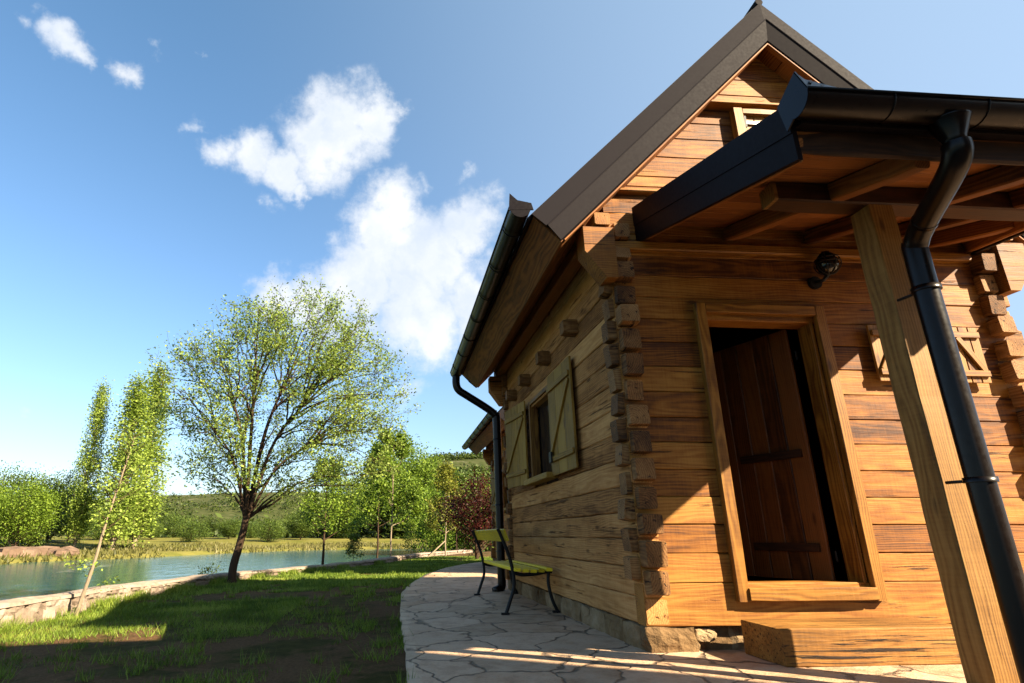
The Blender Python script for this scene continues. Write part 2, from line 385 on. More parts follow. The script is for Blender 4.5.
# ------------------------------------------------------------------ ground, river, far land
def lerp(a, b, t): return a + (b - a) * t
def poly_y(pts, y):           # x on a polyline given by (x, y) points sorted by y
    if y <= pts[0][1]: 
        (x0, y0), (x1, y1) = pts[0], pts[1]; return x0 + (x1 - x0) * (y - y0) / (y1 - y0)
    for (x0, y0), (x1, y1) in zip(pts, pts[1:]):
        if y <= y1: return x0 + (x1 - x0) * (y - y0) / (y1 - y0)
    (x0, y0), (x1, y1) = pts[-2], pts[-1]; return x0 + (x1 - x0) * (y - y0) / (y1 - y0)
def lawn_z(x, y):
    if x > 0: return -.004
    return max(x, -8) * .03 + .012 * noise.noise(Vector((x * .9, y * .9, 3))) * min(1, -x)
# low stone wall along the river: foot of its garden side
WALLPX = [(-160, 668), (-80, 644), (0, 627), (41, 619), (74, 612), (98, 605), (123, 600), (164, 592), (213, 584), (246, 579.5), (320, 573), (369, 568.5), (414, 562), (470, 556)]
WALLF = []
for u, v in WALLPX:
    p = at(u, v, 2, -.15); WALLF.append((p.x, p.y))
WATERZ = -.75
BANKPX = [(-60, 571), (0, 566.5), (26, 563), (74, 561), (126, 559), (158, 557.5), (200, 555.2), (250, 552.5), (305, 550.5), (431, 548.5), (520, 548), (620, 547.5)]
BANK = []
for u, v in BANKPX:
    p = at(u, v, 2, WATERZ); BANK.append((p.x, p.y))
print('WALLF', [(round(a, 1), round(b, 1)) for a, b in WALLF]); print('BANK', [(round(a, 1), round(b, 1)) for a, b in BANK])
def seg_sd(poly, x, y):
    """signed distance to a polyline (positive on its left side, walking along it)"""
    best, sg = 1e9, 1
    n = len(poly) - 1
    for i in range(n):
        ax, ay = poly[i]; bx, by = poly[i + 1]; dx, dy = bx - ax, by - ay; L = dx * dx + dy * dy
        t = ((x - ax) * dx + (y - ay) * dy) / L
        lo = -1e9 if i == 0 else 0; hi = 1e9 if i == n - 1 else 1
        tc = max(lo, min(hi, t)); qx, qy = ax + dx * tc, ay + dy * tc; d = math.hypot(x - qx, y - qy)
        if d < best: best = d; sg = 1 if dx * (y - ay) - dy * (x - ax) > 0 else -1
    return best * sg
# ridge lines as (pixel u, v) at a distance
def ridge(u_v, dist):
    out = []
    for u, v in u_v:
        d = ray(u, v); hd = math.hypot(d.x, d.y); out.append((math.atan2(d.x, d.y), CAM.z + d.z / hd * dist))
    return out
R1 = ridge([(-250, 520), (-60, 512), (60, 508), (110, 500), (160, 497), (230, 495), (300, 494), (350, 497), (400, 499), (440, 497), (520, 500), (700, 500), (1100, 500)], 420)
R2 = ridge([(330, 540), (380, 520), (405, 492), (425, 466), (440, 461), (462, 460), (500, 458), (560, 452), (640, 448), (760, 455), (900, 470), (1100, 500)], 260)
def rz(rd, a):
    if a <= rd[0][0] or a >= rd[-1][0]: return 0
    for (a0, z0), (a1, z1) in zip(rd, rd[1:]):
        if a <= a1:
            t = (a - a0) / (a1 - a0); return z0 + (z1 - z0) * t
def sstep(a, b, x):
    t = max(0, min(1, (x - a) / (b - a))); return t * t * (3 - 2 * t)
def terrain(x, y):
    dw = seg_sd(WALLF, x, y)          # >0 : river side of the wall (left of the line walking away)
    db = seg_sd(BANK, x, y)           # >0 : land beyond the far bank
    if dw <= 0.12:
        z = lawn_z(x, y) - .02; 
        return z, 0
    zr = lerp(-.25, -1.5, sstep(.12, 1.0, dw))
    if db < -.6: 
        return zr, 0
    zb = -1.5 + 1.0 * sstep(-.6, 1.2, db) + .9 * sstep(1.0, 30, db) + .25 * noise.noise(Vector((x * .08, y * .08, 0))) * sstep(1, 10, db)
    dx, dy = x - CAM.x, y - CAM.y; D = math.hypot(dx, dy); a = math.atan2(dx, dy)
    h = 0
    n3 = noise.fractal(Vector((x * .012, y * .012, 1.7)), 1, 2, 5)
    if D > 120:
        h1 = rz(R1, a) * (1 if D < 420 else max(0, 1 - (D - 420) / 900)) * (sstep(170, 420, D) if D < 420 else 1)
        h2 = rz(R2, a) * (1 if D < 260 else max(0, 1 - (D - 260) / 500)) * (sstep(125, 260, D) if D < 260 else 1)
        h = max(h1, h2) + n3 * 3.0 * sstep(130, 260, D) * (.4 if h1 > h2 else .5)
    return max(zb, zr if db < 0 else -9) + h, (1 + sstep(110, 150, D)) 
def build_terrain():
    # polar grid round the camera: one sheet from the lawn to beyond the hills
    az = []
    a = -180.0
    while a < 180:
        az.append(a); a += (.35 if -45 < a < 48 else 4)
    rs = [0.0]; r = .35
    while r < 2600: rs.append(r); r *= 1.032 if r > 3 else 1.09
    vs, zn = [(CAM.x, CAM.y, terrain(CAM.x, CAM.y)[0])], [0]
    for r in rs[1:]:
        for a in az:
            x, y = CAM.x + r * math.sin(R(a)), CAM.y + r * math.cos(R(a)); z, q = terrain(x, y)
            vs.append((x, y, z)); zn.append(q)
    n = len(az); fs = [(0, 1 + (j + 1) % n, 1 + j) for j in range(n)]
    for i in range(len(rs) - 2):
        for j in range(n):
            p = 1 + i * n; q = p + n; j2 = (j + 1) % n; fs.append((p + j, p + j2, q + j2, q + j))
    me = bpy.data.meshes.new('ground'); me.from_pydata(vs, [], fs); me.materials.append(M['ground'])
    at_ = me.attributes.new('zone', 'FLOAT', 'POINT'); at_.data.foreach_set('value', zn)
    me.polygons.foreach_set('use_smooth', [True] * len(fs)); me.update()
    o = bpy.data.objects.new('ground', me); COL.objects.link(o); tag(o, kind='structure')
build_terrain()
wm = MB(); wm.add([(-900, -200, WATERZ), (200, -200, WATERZ), (200, 400, WATERZ), (-900, 400, WATERZ)], [(0, 1, 2, 3)], 'water')
wm.build('river_water', kind='structure')

# paving: flags round the cabins, curved edge against the lawn
EDGE = [(-1.53, -9), (-1.53, -3), (-1.50, 0), (-1.50, 2.5), (-1.46, 4.6), (-1.28, 6.2), (-.95, 8.2), (-.35, 10.4), (.55, 12.6), (2.0, 15), (5, 18)]
def pz(x, y): return (x * .03 + .012 if x < 0 else .012) 
def build_paving():
    mb = MB(); vs = []; fs = []; ny = 150; nx = 40
    ys = [-9 + 27 * i / ny for i in range(ny + 1)]
    for y in ys:
        ex = poly_y(EDGE, y) + .02 * noise.noise(Vector((0, y * 3, 0)))
        for j in range(nx + 1):
            t = (j / nx) ** 1.3; x = ex + (9 - ex) * t
            vs.append((x, y, pz(x, y) + .006 * noise.noise(Vector((x * 2.2, y * 2.2, 0)))))
    for i in range(ny):
        for j in range(nx): a = i * (nx + 1) + j; fs.append((a, a + 1, a + nx + 2, a + nx + 1))
    k = len(vs)
    for i in range(ny + 1): x, y, z = vs[i * (nx + 1)]; vs.append((x - .004, y, z - .10))
    for i in range(ny): a, b = i * (nx + 1), (i + 1) * (nx + 1); fs.append((a, b, k + i + 1, k + i))
    mb.add(vs, fs, 'paving'); mb.build('stone_path', smooth=True, kind='structure')
build_paving()

# ------------------------------------------------------------------ stones
def rock(mb, c, sx, sy, sz, m, seed, rz=0, sub=2, rough=.18, boxy=.5):
    bm = bmesh.new(); bmesh.ops.create_cube(bm, size=2)
    bmesh.ops.subdivide_edges(bm, edges=bm.edges[:], cuts=sub, use_grid_fill=True)
    vs = []
    for v in bm.verts:
        p = v.co.copy(); s = p.normalized() * 1.25; p = p.lerp(s, boxy)
        p += noise.noise_vector(p * 1.1 + Vector((seed * 3.7, seed, 0))) * rough * 1.6 + noise.noise_vector(p * 3 + Vector((seed, 0, seed))) * rough * .5
        x, y = p.x * sx / 2, p.y * sy / 2; ca, sa = math.cos(rz), math.sin(rz)
        vs.append((c[0] + x * ca - y * sa, c[1] + x * sa + y * ca, c[2] + p.z * sz / 2))
    fs = [tuple(v.index for v in f.verts) for f in bm.faces]
    bm.free(); mb.add(vs, fs, m, None, rnd.random())
def build_river_wall():
    mb = MB(); k = 0
    # walk along the polyline
    pts = [Vector((x, y, 0)) for x, y in WALLF]; d = 0
    for a, b in zip(pts, pts[1:]):
        L = (b - a).length; dr = (b - a) / L; nr = Vector((-dr.y, dr.x, 0)); ang = math.atan2(dr.y, dr.x); s = 0
        while s < L:
            far = max(0, min(1, ((a + dr * s).y - 4) / 12))
            w = rnd.uniform(.13, .30) * (1 + far)
            base = a + dr * (s + w / 2); H = lerp(.21, .10, min(1, max(0, (base.y - 3) / 7)))
            gz = lawn_z(base.x, base.y)
            H2 = H * rnd.uniform(.4, .6)
            for z0, h in ((gz - .04, H2 + .04), (gz + H2, H - H2)):
                q = base + nr * .13 + dr * rnd.uniform(-.06, .06)
                rock(mb, (q.x, q.y, z0 + h / 2), w * 1.08, .27, h * 1.14, 'rubble', k, ang + rnd.uniform(-.1, .1), 2 if base.y < 12 else 1, .12, .35); k += 1
            s += w
        # levelled cap of pale mortar and flat stones, in short lengths
    for i in range(0, 90):
        pass
    capv, capf = [], []
    step = 0; dist = 0; acc = []
    for a, b in zip(pts, pts[1:]):
        L = (b - a).length; n = max(1, int(L / .25))
        for i in range(n): acc.append(a.lerp(b, i / n))
    for i, p in enumerate(acc[:-1]):
        q = acc[i + 1]; dr = (q - p).normalized(); nr = Vector((-dr.y, dr.x, 0))
        H = lerp(.21, .10, min(1, max(0, (p.y - 3) / 7))); z = lawn_z(p.x, p.y) + H
        jt = .02 * noise.noise(p * 5); 
        for off, zz in ((-.015, z - .02), (.0, z + .012), (.10, z + .03), (.25, z + .02), (.29, z - .05), (.30, z - 1.3)):
            v = p + nr * (off + jt); capv.append((v.x, v.y, zz + .018 * noise.noise(v * 7)))
    m = len(acc) - 1
    for i in range(m - 1):
        for j in range(5): a = i * 6 + j; capf.append((a, a + 1, a + 7, a + 6))
    mb.add(capv, capf, 'rubble', None, [.8] * len(capv))
    mb.build('stone_wall', smooth=False, label='low rubble stone wall running along the river edge of the lawn', cat='wall')
build_river_wall()

# ------------------------------------------------------------------ CABIN
XM = 1.546; XW = 3.09; YL = 4.28
SL = 1.026            # roof slope
ZR = 5.215            # top of roof at ridge
def rt(x): return ZR - abs(x - XM) * SL
FB = [.154, .41, .59, .771, .949, 1.13, 1.315, 1.49, 1.672, 1.86, 2.045, 2.225, 2.40, 2.576, 2.74, 2.92, 3.10]
SB = [.16, .321, .50, .684, .853, 1.03, 1.212, 1.40, 1.58, 1.765, 1.95, 2.13, 2.31, 2.49, 2.66, 2.83, 2.98]
def log_wall_x(mb, y, ydir, x0, x1, courses, m, openings, ext=.10, lo_ext=0.0, th=.15, rough=.004, x_out=True):
    """courses of squared logs running along x; outer face at y, thickness towards ydir"""
    for i, (z0, z1) in enumerate(zip(courses, courses[1:])):
        g = .0025; cz = (z0 + z1) / 2; h = z1 - z0 - g
        e0 = (lo_ext if i == 0 else ext * .5 * rnd.uniform(.6, 1.3)); e1 = (lo_ext if i == 0 else ext * 1.2 * rnd.uniform(.75, 1.2))
        spans = [(x0 - e0, x1 + e1)]
        for (a, b, c, d) in openings:
            if c < cz < d:
                ns = []
                for s in spans:
                    if a > s[0] and b < s[1]: ns += [(s[0], a), (b, s[1])]
                    else: ns.append(s)
                spans = ns
        t = rnd.random(); dy = rnd.uniform(-.004, .004)
        if i:
            for (q0, q1) in ((x0 - e0, x0 + .02), (x1 - .02, x1 + e1)):
                hh = rnd.uniform(.78, .93); ww = rnd.uniform(.82, .98)
                beam(mb, (q0, y + ydir * (th / 2) + dy, cz + rnd.uniform(-.01, .012)), (q1, y + ydir * (th / 2) + dy, cz), th * ww, h * hh, 'end', tone=t * .8, rough=.004, bev=.008, seg=.03, frq=7)
            spans = [(max(a, x0), min(b, x1)) for a, b in spans]
        for a, b in spans:
            beam(mb, (a, y + ydir * (th / 2) + dy, cz), (b, y + ydir * (th / 2) + dy, cz), th, h, m, tone=t, rough=rough * .8, bev=.0055)
def log_wall_y(mb, x, xdir, y0, y1, courses, m, openings, ext=.10, lo_ext=0.0, th=.15, rough=.008):
    for i, (z0, z1) in enumerate(zip(courses, courses[1:])):
        g = .004; cz = (z0 + z1) / 2; h = z1 - z0 - g
        e0 = (lo_ext if i == 0 else ext * .75 * rnd.uniform(.5, 1.25)); e1 = (lo_ext if i == 0 else ext * rnd.uniform(.75, 1.25))
        spans = [(y0 - e0, y1 + e1)]
        for (a, b, c, d) in openings:
            if c < cz < d:
                ns = []
                for s in spans:
                    if a > s[0] and b < s[1]: ns += [(s[0], a), (b, s[1])]
                    else: ns.append(s)
                spans = ns
        t = rnd.random(); dx = rnd.uniform(-.005, .005)
        if i:
            for (q0, q1) in ((y0 - e0, y0 + .02), (y1 - .02, y1 + e1)):
                hh = rnd.uniform(.76, .93); ww = rnd.uniform(.82, .98)
                beam(mb, (x + xdir * (th / 2) + dx, q0, cz + rnd.uniform(-.01, .012)), (x + xdir * (th / 2) + dx, q1, cz), th * ww, h * hh, 'end', tone=t * .8, rough=rough * .7, bev=.008, seg=.03, frq=7)
            spans = [(max(a, y0), min(b, y1)) for a, b in spans]
        for a, b in spans:
            beam(mb, (x + xdir * (th / 2) + dx, a, cz), (x + xdir * (th / 2) + dx, b, cz), th, h, m, tone=t, rough=rough * .7, bev=.008, seg=.10, frq=4)

def shutter_leaf(parent, P, U, N, w, h, m, flip=False, name='shutter'):
    """leaf with lower-left corner P, width direction U, out normal N (z up)"""
    P, U, N = Vector(P), Vector(U), Vector(N); Z = Vector((0, 0, 1)); mb = MB(); k = 3; pw = w / k
    for i in range(k):
        c = P + U * (pw * (i + .5)) + N * .012
        beam(mb, c, c + Z * h, pw - .003, .024, m, up=N, rough=.0006, bev=.003, seg=.4)
    o = mb.build(name, parent)
    br = MB()
    for zz in (.15, .85):
        a = P + Z * (h * zz) + N * .034 + U * .015; beam(br, a, a + U * (w - .03), .05, .02, m, up=N, rough=.0005, bev=.003, tone=.3)
    a, b = (P + U * .04 + Z * (h * .2) + N * .034), (P + U * (w - .04) + Z * (h * .8) + N * .034)
    if flip: a, b = (P + U * (w - .04) + Z * (h * .2) + N * .034), (P + U * .04 + Z * (h * .8) + N * .034)
    beam(br, a, b, .045, .018, m, up=N, rough=.0005, bev=.003, tone=.4)
    br.build('brace', o)
    return o

def gutter_half(mb, a, b, r, m, down=Vector((0, 0, -1)), ends=True, seg=20):
    """half-round gutter from a to b (rim centre line)"""
    a, b = Vector(a), Vector(b); ax = (b - a).normalized(); side = ax.cross(Vector((0, 0, 1))).normalized(); n = 10
    vs, fs = [], []; L = (b - a).length; ns = max(1, int(L / .5))
    for i in range(ns + 1):
        p = a.lerp(b, i / ns)
        for rr in (r, r - .006):
            for j in range(n + 1):
                t = math.pi * j / n; vs.append(p + side * (math.cos(t) * rr) + Vector((0, 0, -math.sin(t) * rr)))
    w = 2 * (n + 1)
    for i in range(ns):
        for j in range(n):
            o = i * w + j; fs.append((o, o + 1, o + w + 1, o + w)); o += n + 1; fs.append((o + 1, o, o + w, o + w + 1))
        for j in (0, n): o = i * w + j; fs.append((o, o + w, o + w + n + 1, o + n + 1))
    mb.add(vs, fs, m)
    # rolled rims
    for s in (1, -1): tube(mb, [a + side * (r * s) + Vector((0, 0, .004)), b + side * (r * s) + Vector((0, 0, .004))], .008, m, 6)
    if ends:
        for p, q in ((a, ax * -.003), (b, ax * .003)):
            c = [p + q + side * (math.cos(math.pi * j / n) * r) + Vector((0, 0, -math.sin(math.pi * j / n) * r)) for j in range(n + 1)]
            mb.add(c, [tuple(range(n + 1))], m)
def ring(mb, c, ax, r, t, m, w=.02):
    ax = Vector(ax).normalized(); c = Vector(c); tube(mb, [c - ax * w / 2, c - ax * w / 2 + ax * .001, c + ax * w / 2], [r + t] * 3, m, 20)

def make_cabin(full=True):
    root = empty('log_cabin', (0, 0, 0), 'squared-log cabin with open front door, steep metal roof and front porch, nearest the camera', 'cabin', 'log cabins along the river')
    H, G = 'honey', 'grey'
    door_open = (.655, 1.555, .33, 2.24)
    winR = (2.12, 2.58, 1.80, 2.18)
    # front wall
    fb = FB
    mb = MB(); log_wall_x(mb, 0, 1, .0, XW, fb[:-1], H, [door_open, winR], .11, 0, .15)
    mb.build('front_wall', root)
    # side wall
    winL = (1.84, 2.80, 1.30, 2.20)
    mb = MB(); log_wall_y(mb, 0, 1, 0.0, YL, SB, G, [winL], .11, 0)
    mb.build('side_wall', root)
    mb = MB(); log_wall_y(mb, XW, -1, 0, YL, SB, H, [], .13, .1); mb.build('side_wall', root)
    mb = MB(); log_wall_x(mb, YL, -1, 0, XW, FB[:-1], G, [], .12, .1); mb.build('back_wall', root)
    # inner lining so that no light leaks through the seams, and the floor
    mb = MB()
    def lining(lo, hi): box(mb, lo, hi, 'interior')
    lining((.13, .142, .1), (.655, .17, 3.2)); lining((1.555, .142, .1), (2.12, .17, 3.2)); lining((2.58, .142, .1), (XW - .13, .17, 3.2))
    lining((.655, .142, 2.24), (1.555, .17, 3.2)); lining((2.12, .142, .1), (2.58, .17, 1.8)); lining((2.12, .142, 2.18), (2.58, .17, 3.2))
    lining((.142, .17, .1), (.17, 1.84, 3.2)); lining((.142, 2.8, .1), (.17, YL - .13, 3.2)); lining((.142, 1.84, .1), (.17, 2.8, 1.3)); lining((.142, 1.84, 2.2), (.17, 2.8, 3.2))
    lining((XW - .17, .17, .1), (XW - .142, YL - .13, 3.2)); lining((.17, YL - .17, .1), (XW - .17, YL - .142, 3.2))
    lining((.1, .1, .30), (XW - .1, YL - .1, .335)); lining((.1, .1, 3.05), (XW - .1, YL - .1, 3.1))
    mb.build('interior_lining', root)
    # foundation of rough blocks
    mb = MB(); k = 40
    y = .06
    while y < YL:
        w = rnd.uniform(.22, .38); rock(mb, (.09, y + w / 2, .065), .2, w, .185, 'stone', k, 0, 3, .09, .30); k += 1; y += w - .006
    x = .36
    while x < XW:
        w = rnd.uniform(.2, .34); rock(mb, (x + w / 2, .15, .06), w, .16, .19, 'stone', k, 0, 3, .09, .2); k += 1; x += w - .01
    rock(mb, (.155, .085, .07), .33, .20, .175, 'stone', 5, 0, 4, .12, .38)
    rock(mb, (.375, .08, .105), .15, .12, .075, 'stone', 8, .2, 3, .18, .5)
    rock(mb, (XW - .1, .09, .07), .3, .2, .17, 'stone', 9, 0, 3, .12, .3)
    mb.build('stone_foundation', root)
    # gables
    for yy, sgn, mm in ((0.0, 1, H), (YL, -1, G)):
        mb = MB(); zs = [2.74, 2.92, 3.11]
        # top log of the wall and two plates
        zc = [3.11, 3.30]
        def strip(z0, z1, y_, th, m, gap=.004):
            hw = (ZR - .30 - (z0 + z1) / 2) / SL + .02
            hw = min(hw, XW / 2)
            beam(mb, (XM - hw, y_, (z0 + z1) / 2), (XM + hw, y_, (z0 + z1) / 2), th, z1 - z0 - gap, m, rough=.002, bev=.005)
        beam(mb, (-.02, yy + sgn * .075, 3.015), (XW + .02, yy + sgn * .075, 3.015), .15, .19, mm, rough=.003)
        beam(mb, (.0, yy + sgn * .09, 3.2), (XW, yy + sgn * .09, 3.2), .13, .175, mm, rough=.003)
        beam(mb, (.05, yy + sgn * .045, 3.31), (XW - .05, yy + sgn * .045, 3.31), .14, .035, mm, rough=.002, tone=.8)
        z = 3.33
        hs = [.075, .10, .195, .19, .165, .14, .02]
        for h in hs:
            strip(z, z + h, yy + sgn * .115, .08, mm); z += h
        strip(z, z + .03, yy + sgn * .05, .13, mm)
        z += .03
        for h in (.085, .17, .18, .16, .2):
            strip(z, z + h, yy + sgn * .085, .12, mm); z += h
        mb.build('gable', root)
        if sgn > 0: pass
    # roof deck (timber) and metal sheet
    y0, y1 = -.115, YL + .13
    def rpt(x, off): return (x, rt(x) - off)
    EL, ER = -.60, XW + .60
    for side in (-1, 1):
        mb = MB(); xe = EL if side < 0 else ER
        c = math.cos(math.atan(SL)); s = math.sin(math.atan(SL)); T = .30
        # eave end cut square to the slope
        p_top = (xe, rt(xe) - .03); p_bot = (xe - side * T * s, rt(xe) - .03 - T * c)
        r_top = (XM + side * .001, ZR - .03); r_bot = (XM + side * .001, ZR - .03 - T / c)
        # boards of the soffit run along the house
        nb = 14; a = Vector((p_bot[0], 0, p_bot[1])); b = Vector((r_bot[0], 0, r_bot[1]))
        nrm = Vector((side * s, 0, c))
        for i in range(nb):
            p = a.lerp(b, (i + .5) / nb) + nrm * .0125
            L = (b - a).length / nb
            beam(mb, (p.x, y0, p.z), (p.x, y1, p.z), L - .004, .025, 'soffit', up=nrm, rough=.0006, bev=.003, seg=.8)
        mb.build('soffit', root)
        mb = MB()
        poly = [(p_top[0] - side * .03, p_top[1] - .02 + .03 * SL * 0), (p_bot[0] + side * .02 * 0 - side * .03, p_bot[1] + .05), (r_bot[0], r_bot[1] + .06), (r_top[0], r_top[1] - .01)]
        prism(mb, poly if side > 0 else poly[::-1], y0 + .02, y1 - .02, 'soffit'); mb.build('roof_core', root)
        # eave board facing down and out
        mb = MB(); q = Vector(((p_top[0] + p_bot[0]) / 2, 0, (p_top[1] + p_bot[1]) / 2)); tdir = Vector((side * c, 0, -s))
        q = q + tdir * .012
        beam(mb, (q.x, y0 - .01, q.z), (q.x, y1, q.z), .024, T * .98, 'soffit', up=nrm, rough=.0008, bev=.004, seg=.5, tone=.35)
        mb.build('eave_board', root)
        # metal sheet with standing ribs
        mb = MB(); e = Vector((xe + side * .05, 0, rt(xe + side * .05))); rr = Vector((XM, 0, ZR))
        prism(mb, [(e.x, e.z), (e.x, e.z - .03), (rr.x, rr.z - .03), (rr.x, rr.z)] if side < 0 else [(e.x, e.z), (rr.x, rr.z), (rr.x, rr.z - .03), (e.x, e.z - .03)], -.12, YL + .14, 'roofmetal')
        yy = .18
        while yy < YL:
            tube(mb, [(e.x, yy, e.z + .01), (rr.x, yy, rr.z + .01)], .014, 'roofmetal', 6); yy += .2
        mb.build('metal_roofing', root)
        # verge trims: upper band nearly upright, lower band leaning out
        for fy, fs_ in ((-.12, -1), (YL + .14, 1)):
            if fs_ > 0 and not full: continue
            mb = MB(); yA = fy + fs_ * .035
            def band(o0, o1, ya, yb, m, ex=0):
                xa = xe + side * .02 ; pts = []
                v = []
                for (off, yq) in ((o0, ya), (o1, yb)):
                    sh = off * s * c * 1.0      # keep the eave end cut square to the slope
                    x_ = xe - side * sh; v.append(Vector((x_, yq, rt(xe) - off + sh * SL * 1.0 - 0)))
                v2 = [Vector((XM, ya, ZR - o0)), Vector((XM, yb, ZR - o1))]
                return v, v2
            offs = [(0.012, fy - fs_ * 0 + fs_ * .030), (.215, fy + fs_ * .042), (.228, fy + fs_ * .060), (.243, fy + fs_ * .058), (.43, fy + fs_ * .028), (.445, fy + fs_ * -.01)]
            vs = []
            for off, yq in offs:
                sh = off * s * c
                vs.append((xe - side * sh + side * .03, yq, rt(xe) - off + (off * s * s) * 1.0 - .03 * SL * 0 - (0 if True else 0)))
                vs.append((XM, yq, ZR - off))
            # fix z on the eave end: follow the parallel line
            vs2 = []
            for i in range(0, len(vs), 2):
                x_, yq, _ = vs[i]; off = offs[i // 2][0]; vs2 += [(x_, yq, rt(x_) - off), vs[i + 1]]
            fs = [(2*i, 2*i+1, 2*i+3, 2*i+2) for i in range(len(offs) - 1)]
            n0 = len(vs2); vs2 += [(x_, yq - fs_ * .03 if False else fy - fs_ * .01, z_) for x_, yq, z_ in (vs2[0], vs2[1], vs2[-2], vs2[-1])]
            fs += [(0, 1, n0 + 1, n0)]
            mb.add(vs2, fs, 'trim'); 
            tube(mb, [vs2[4], vs2[5]], .006, 'trim', 6)
            mb.build('verge_trim', root)
            # bare timber edge showing under the trim
            mb = MB(); off = .452
            a = Vector((xe - side * off * s * c * .96 + side * .0, fy + fs_ * -.002, 0)); a.z = rt(a.x) - off - .006; b = Vector((XM, a.y, ZR - off - .006))
            beam(mb, a, b, .05, .014, 'soffit', up=nrm, rough=.0005, bev=.002, seg=1, tone=.8); mb.build('verge_board', root)
    mb = MB(); tube(mb, [(XM, -.15, ZR + .005), (XM, YL + .16, ZR + .005)], .035, 'trim', 8); mb.build('ridge_cap', root)
    # gutter on the left eave, on the right eave
    for side in (-1, 1):
        xg = (EL - .115) if side < 0 else (ER + .115); zg = rt(EL) - .015
        mb = MB(); gutter_half(mb, (xg, -.17, zg + .012), (xg, YL + .15, zg - .012), .078, 'gutter')
        for i in range(7):
            yy = .1 + i * (YL / 6.6); tube(mb, [(xg + .085 * math.cos(t), yy, zg - .085 * math.sin(t)) for t in [math.pi * j / 10 for j in range(11)]], .006, 'gutter', 6)
        g = mb.build('gutter', root, True)
        # upturned closing plate of the sheet at the front corner
        mb = MB(); xx = xg; sy = -.175
        prism(mb, [(xx - .085, zg - .01), (xx + .10, zg - .0), (xx + .085, zg + .055), (xx - .02, zg + .075), (xx - .075, zg + .13)] if side < 0 else [(xx + .085, zg - .01), (xx + .075, zg + .13), (xx + .02, zg + .075), (xx - .085, zg + .055), (xx - .10, zg)], sy, sy + .012, 'gutter')
        mb.build('end_plate', g)
        if side < 0:
            # swan-neck and downspout at the back corner
            mb = MB(); yb = YL + .07
            path = spline([(xg, yb, zg - .06), (xg, yb, zg - .20), (xg + .04, yb, zg - .29), (xg + .16, yb, zg - .37), (-.27, yb, zg - .55), (-.16, yb, zg - .65), (-.135, yb, zg - .80), (-.135, yb, .40), (-.135, yb, .12), (-.15, yb, .05), (-.24, yb - .05, .01)], 6)
            tube(mb, path, .056, 'gutter', 14)
            for z in (2.0, 1.1, .5): ring(mb, (-.135, yb, z), (0, 0, 1), .056, .006, 'gutter')
            mb.build('downspout', root, True)
    # corner brackets carrying the eave plate, front and back, left and right
    for bx, sg in ((0, -1), (XW, 1)):
        for yy, ys in ((-.13, 1), (YL + .13, -1)):
            mb = MB()
            pts = [(0, 2.49), (.085, 2.49), (.235, 2.70), (.235, 2.90), (0, 2.90)]
            o = [(bx + sg * (a), b) for a, b in pts]
            if sg > 0: pass
            else: o = o[::-1]
            ya, yb_ = (yy, yy + .17) if ys > 0 else (yy - .17, yy)
            prism(mb, o, ya, yb_, 'honey' if ys > 0 else 'grey', .35)
            beam(mb, (bx + sg * .085, yy - ys * .015, 2.965), (bx + sg * .085, yy + ys * .6, 2.965), .13, .11, 'honey', rough=.003, tone=.7)
            mb.build('corner_bracket', root)
    # eave plates along the sides, joist ends poking through the side wall
    for xx in (-.085, XW + .085):
        mb = MB(); beam(mb, (xx, .45, 2.965), (xx, YL - .3, 2.965), .13, .11, 'soffit'); mb.build('eave_plate', root)
    for yj in (.93, 1.88, 2.80, 3.6):
        mb = MB(); beam(mb, (-.13, yj, 2.47), (.1, yj, 2.47), .13, .13, 'end', rough=.004, seg=.05, bev=.012, tone=.4); mb.build('joist_end', root)
    # ---- door: casing, jambs, threshold, leaf
    mb = MB(); P = 'plank'; yc = -.024
    beam(mb, (.637, yc, .30), (.637, yc, 2.345), .078, .05, P, up=(0, 1, 0), rough=.0012, bev=.004, seg=.3, tone=.45)
    beam(mb, (1.567, yc, .30), (1.567, yc, 2.345), .078, .05, P, up=(0, 1, 0), rough=.0012, bev=.004, seg=.3, tone=.55)
    beam(mb, (.676, yc, 2.308), (1.528, yc, 2.308), .05, .074, P, rough=.0012, bev=.004, seg=.3, tone=.4)
    for xx in (.690, 1.514): beam(mb, (xx, .075, .38), (xx, .075, 2.268), .03, .148, P, up=(0, 1, 0), rough=.001, bev=.004, seg=.4, tone=.35)
    beam(mb, (.705, .075, 2.255), (1.499, .075, 2.255), .148, .03, P, rough=.001, bev=.004, tone=.3)
    for xx in (.655, 1.545): beam(mb, (xx, .148, .38), (xx, .148, 2.3), .06, .035, 'door', up=(0, 1, 0), rough=.0005)
    mb.build('door_frame', root)
    mb = MB(); beam(mb, (.672, .03, .343), (1.532, .03, .343), .19, .082, P, rough=.0015, bev=.006, tone=.6); mb.build('threshold', root)
    # leaf hinged on the right, swung inwards
    th = R(70); hx, hy = 1.44, .185; U = Vector((-math.cos(th), math.sin(th), 0)); N = Vector((-math.sin(th), -math.cos(th), 0)); w = .77; z0, z1 = .40, 2.235
    mb = MB(); k = 5
    for i in range(k):
        c = Vector((hx, hy, 0)) + U * (w / k * (i + .5)); beam(mb, (c.x, c.y, z0), (c.x, c.y, z1), w / k - .004, .03, 'door', up=N, rough=.0006, bev=.004, seg=.5)
    leaf = mb.build('door', root, label='plank door leaf swung open into the dark room')
    for zz in (.62, 1.28):
        mb = MB(); a = Vector((hx, hy, zz)) + U * .05 + N * .026; b = a + U * .52; beam(mb, a, b, .06, .022, 'dark', up=N, rough=.0005, bev=.003, tone=.2); mb.build('ledge', leaf)
    for zz in (.53, 1.98): mb = MB(); tube(mb, [(1.462, .16, zz), (1.462, .16, zz + .07)], .007, 'iron', 8); mb.build('hinge', leaf)
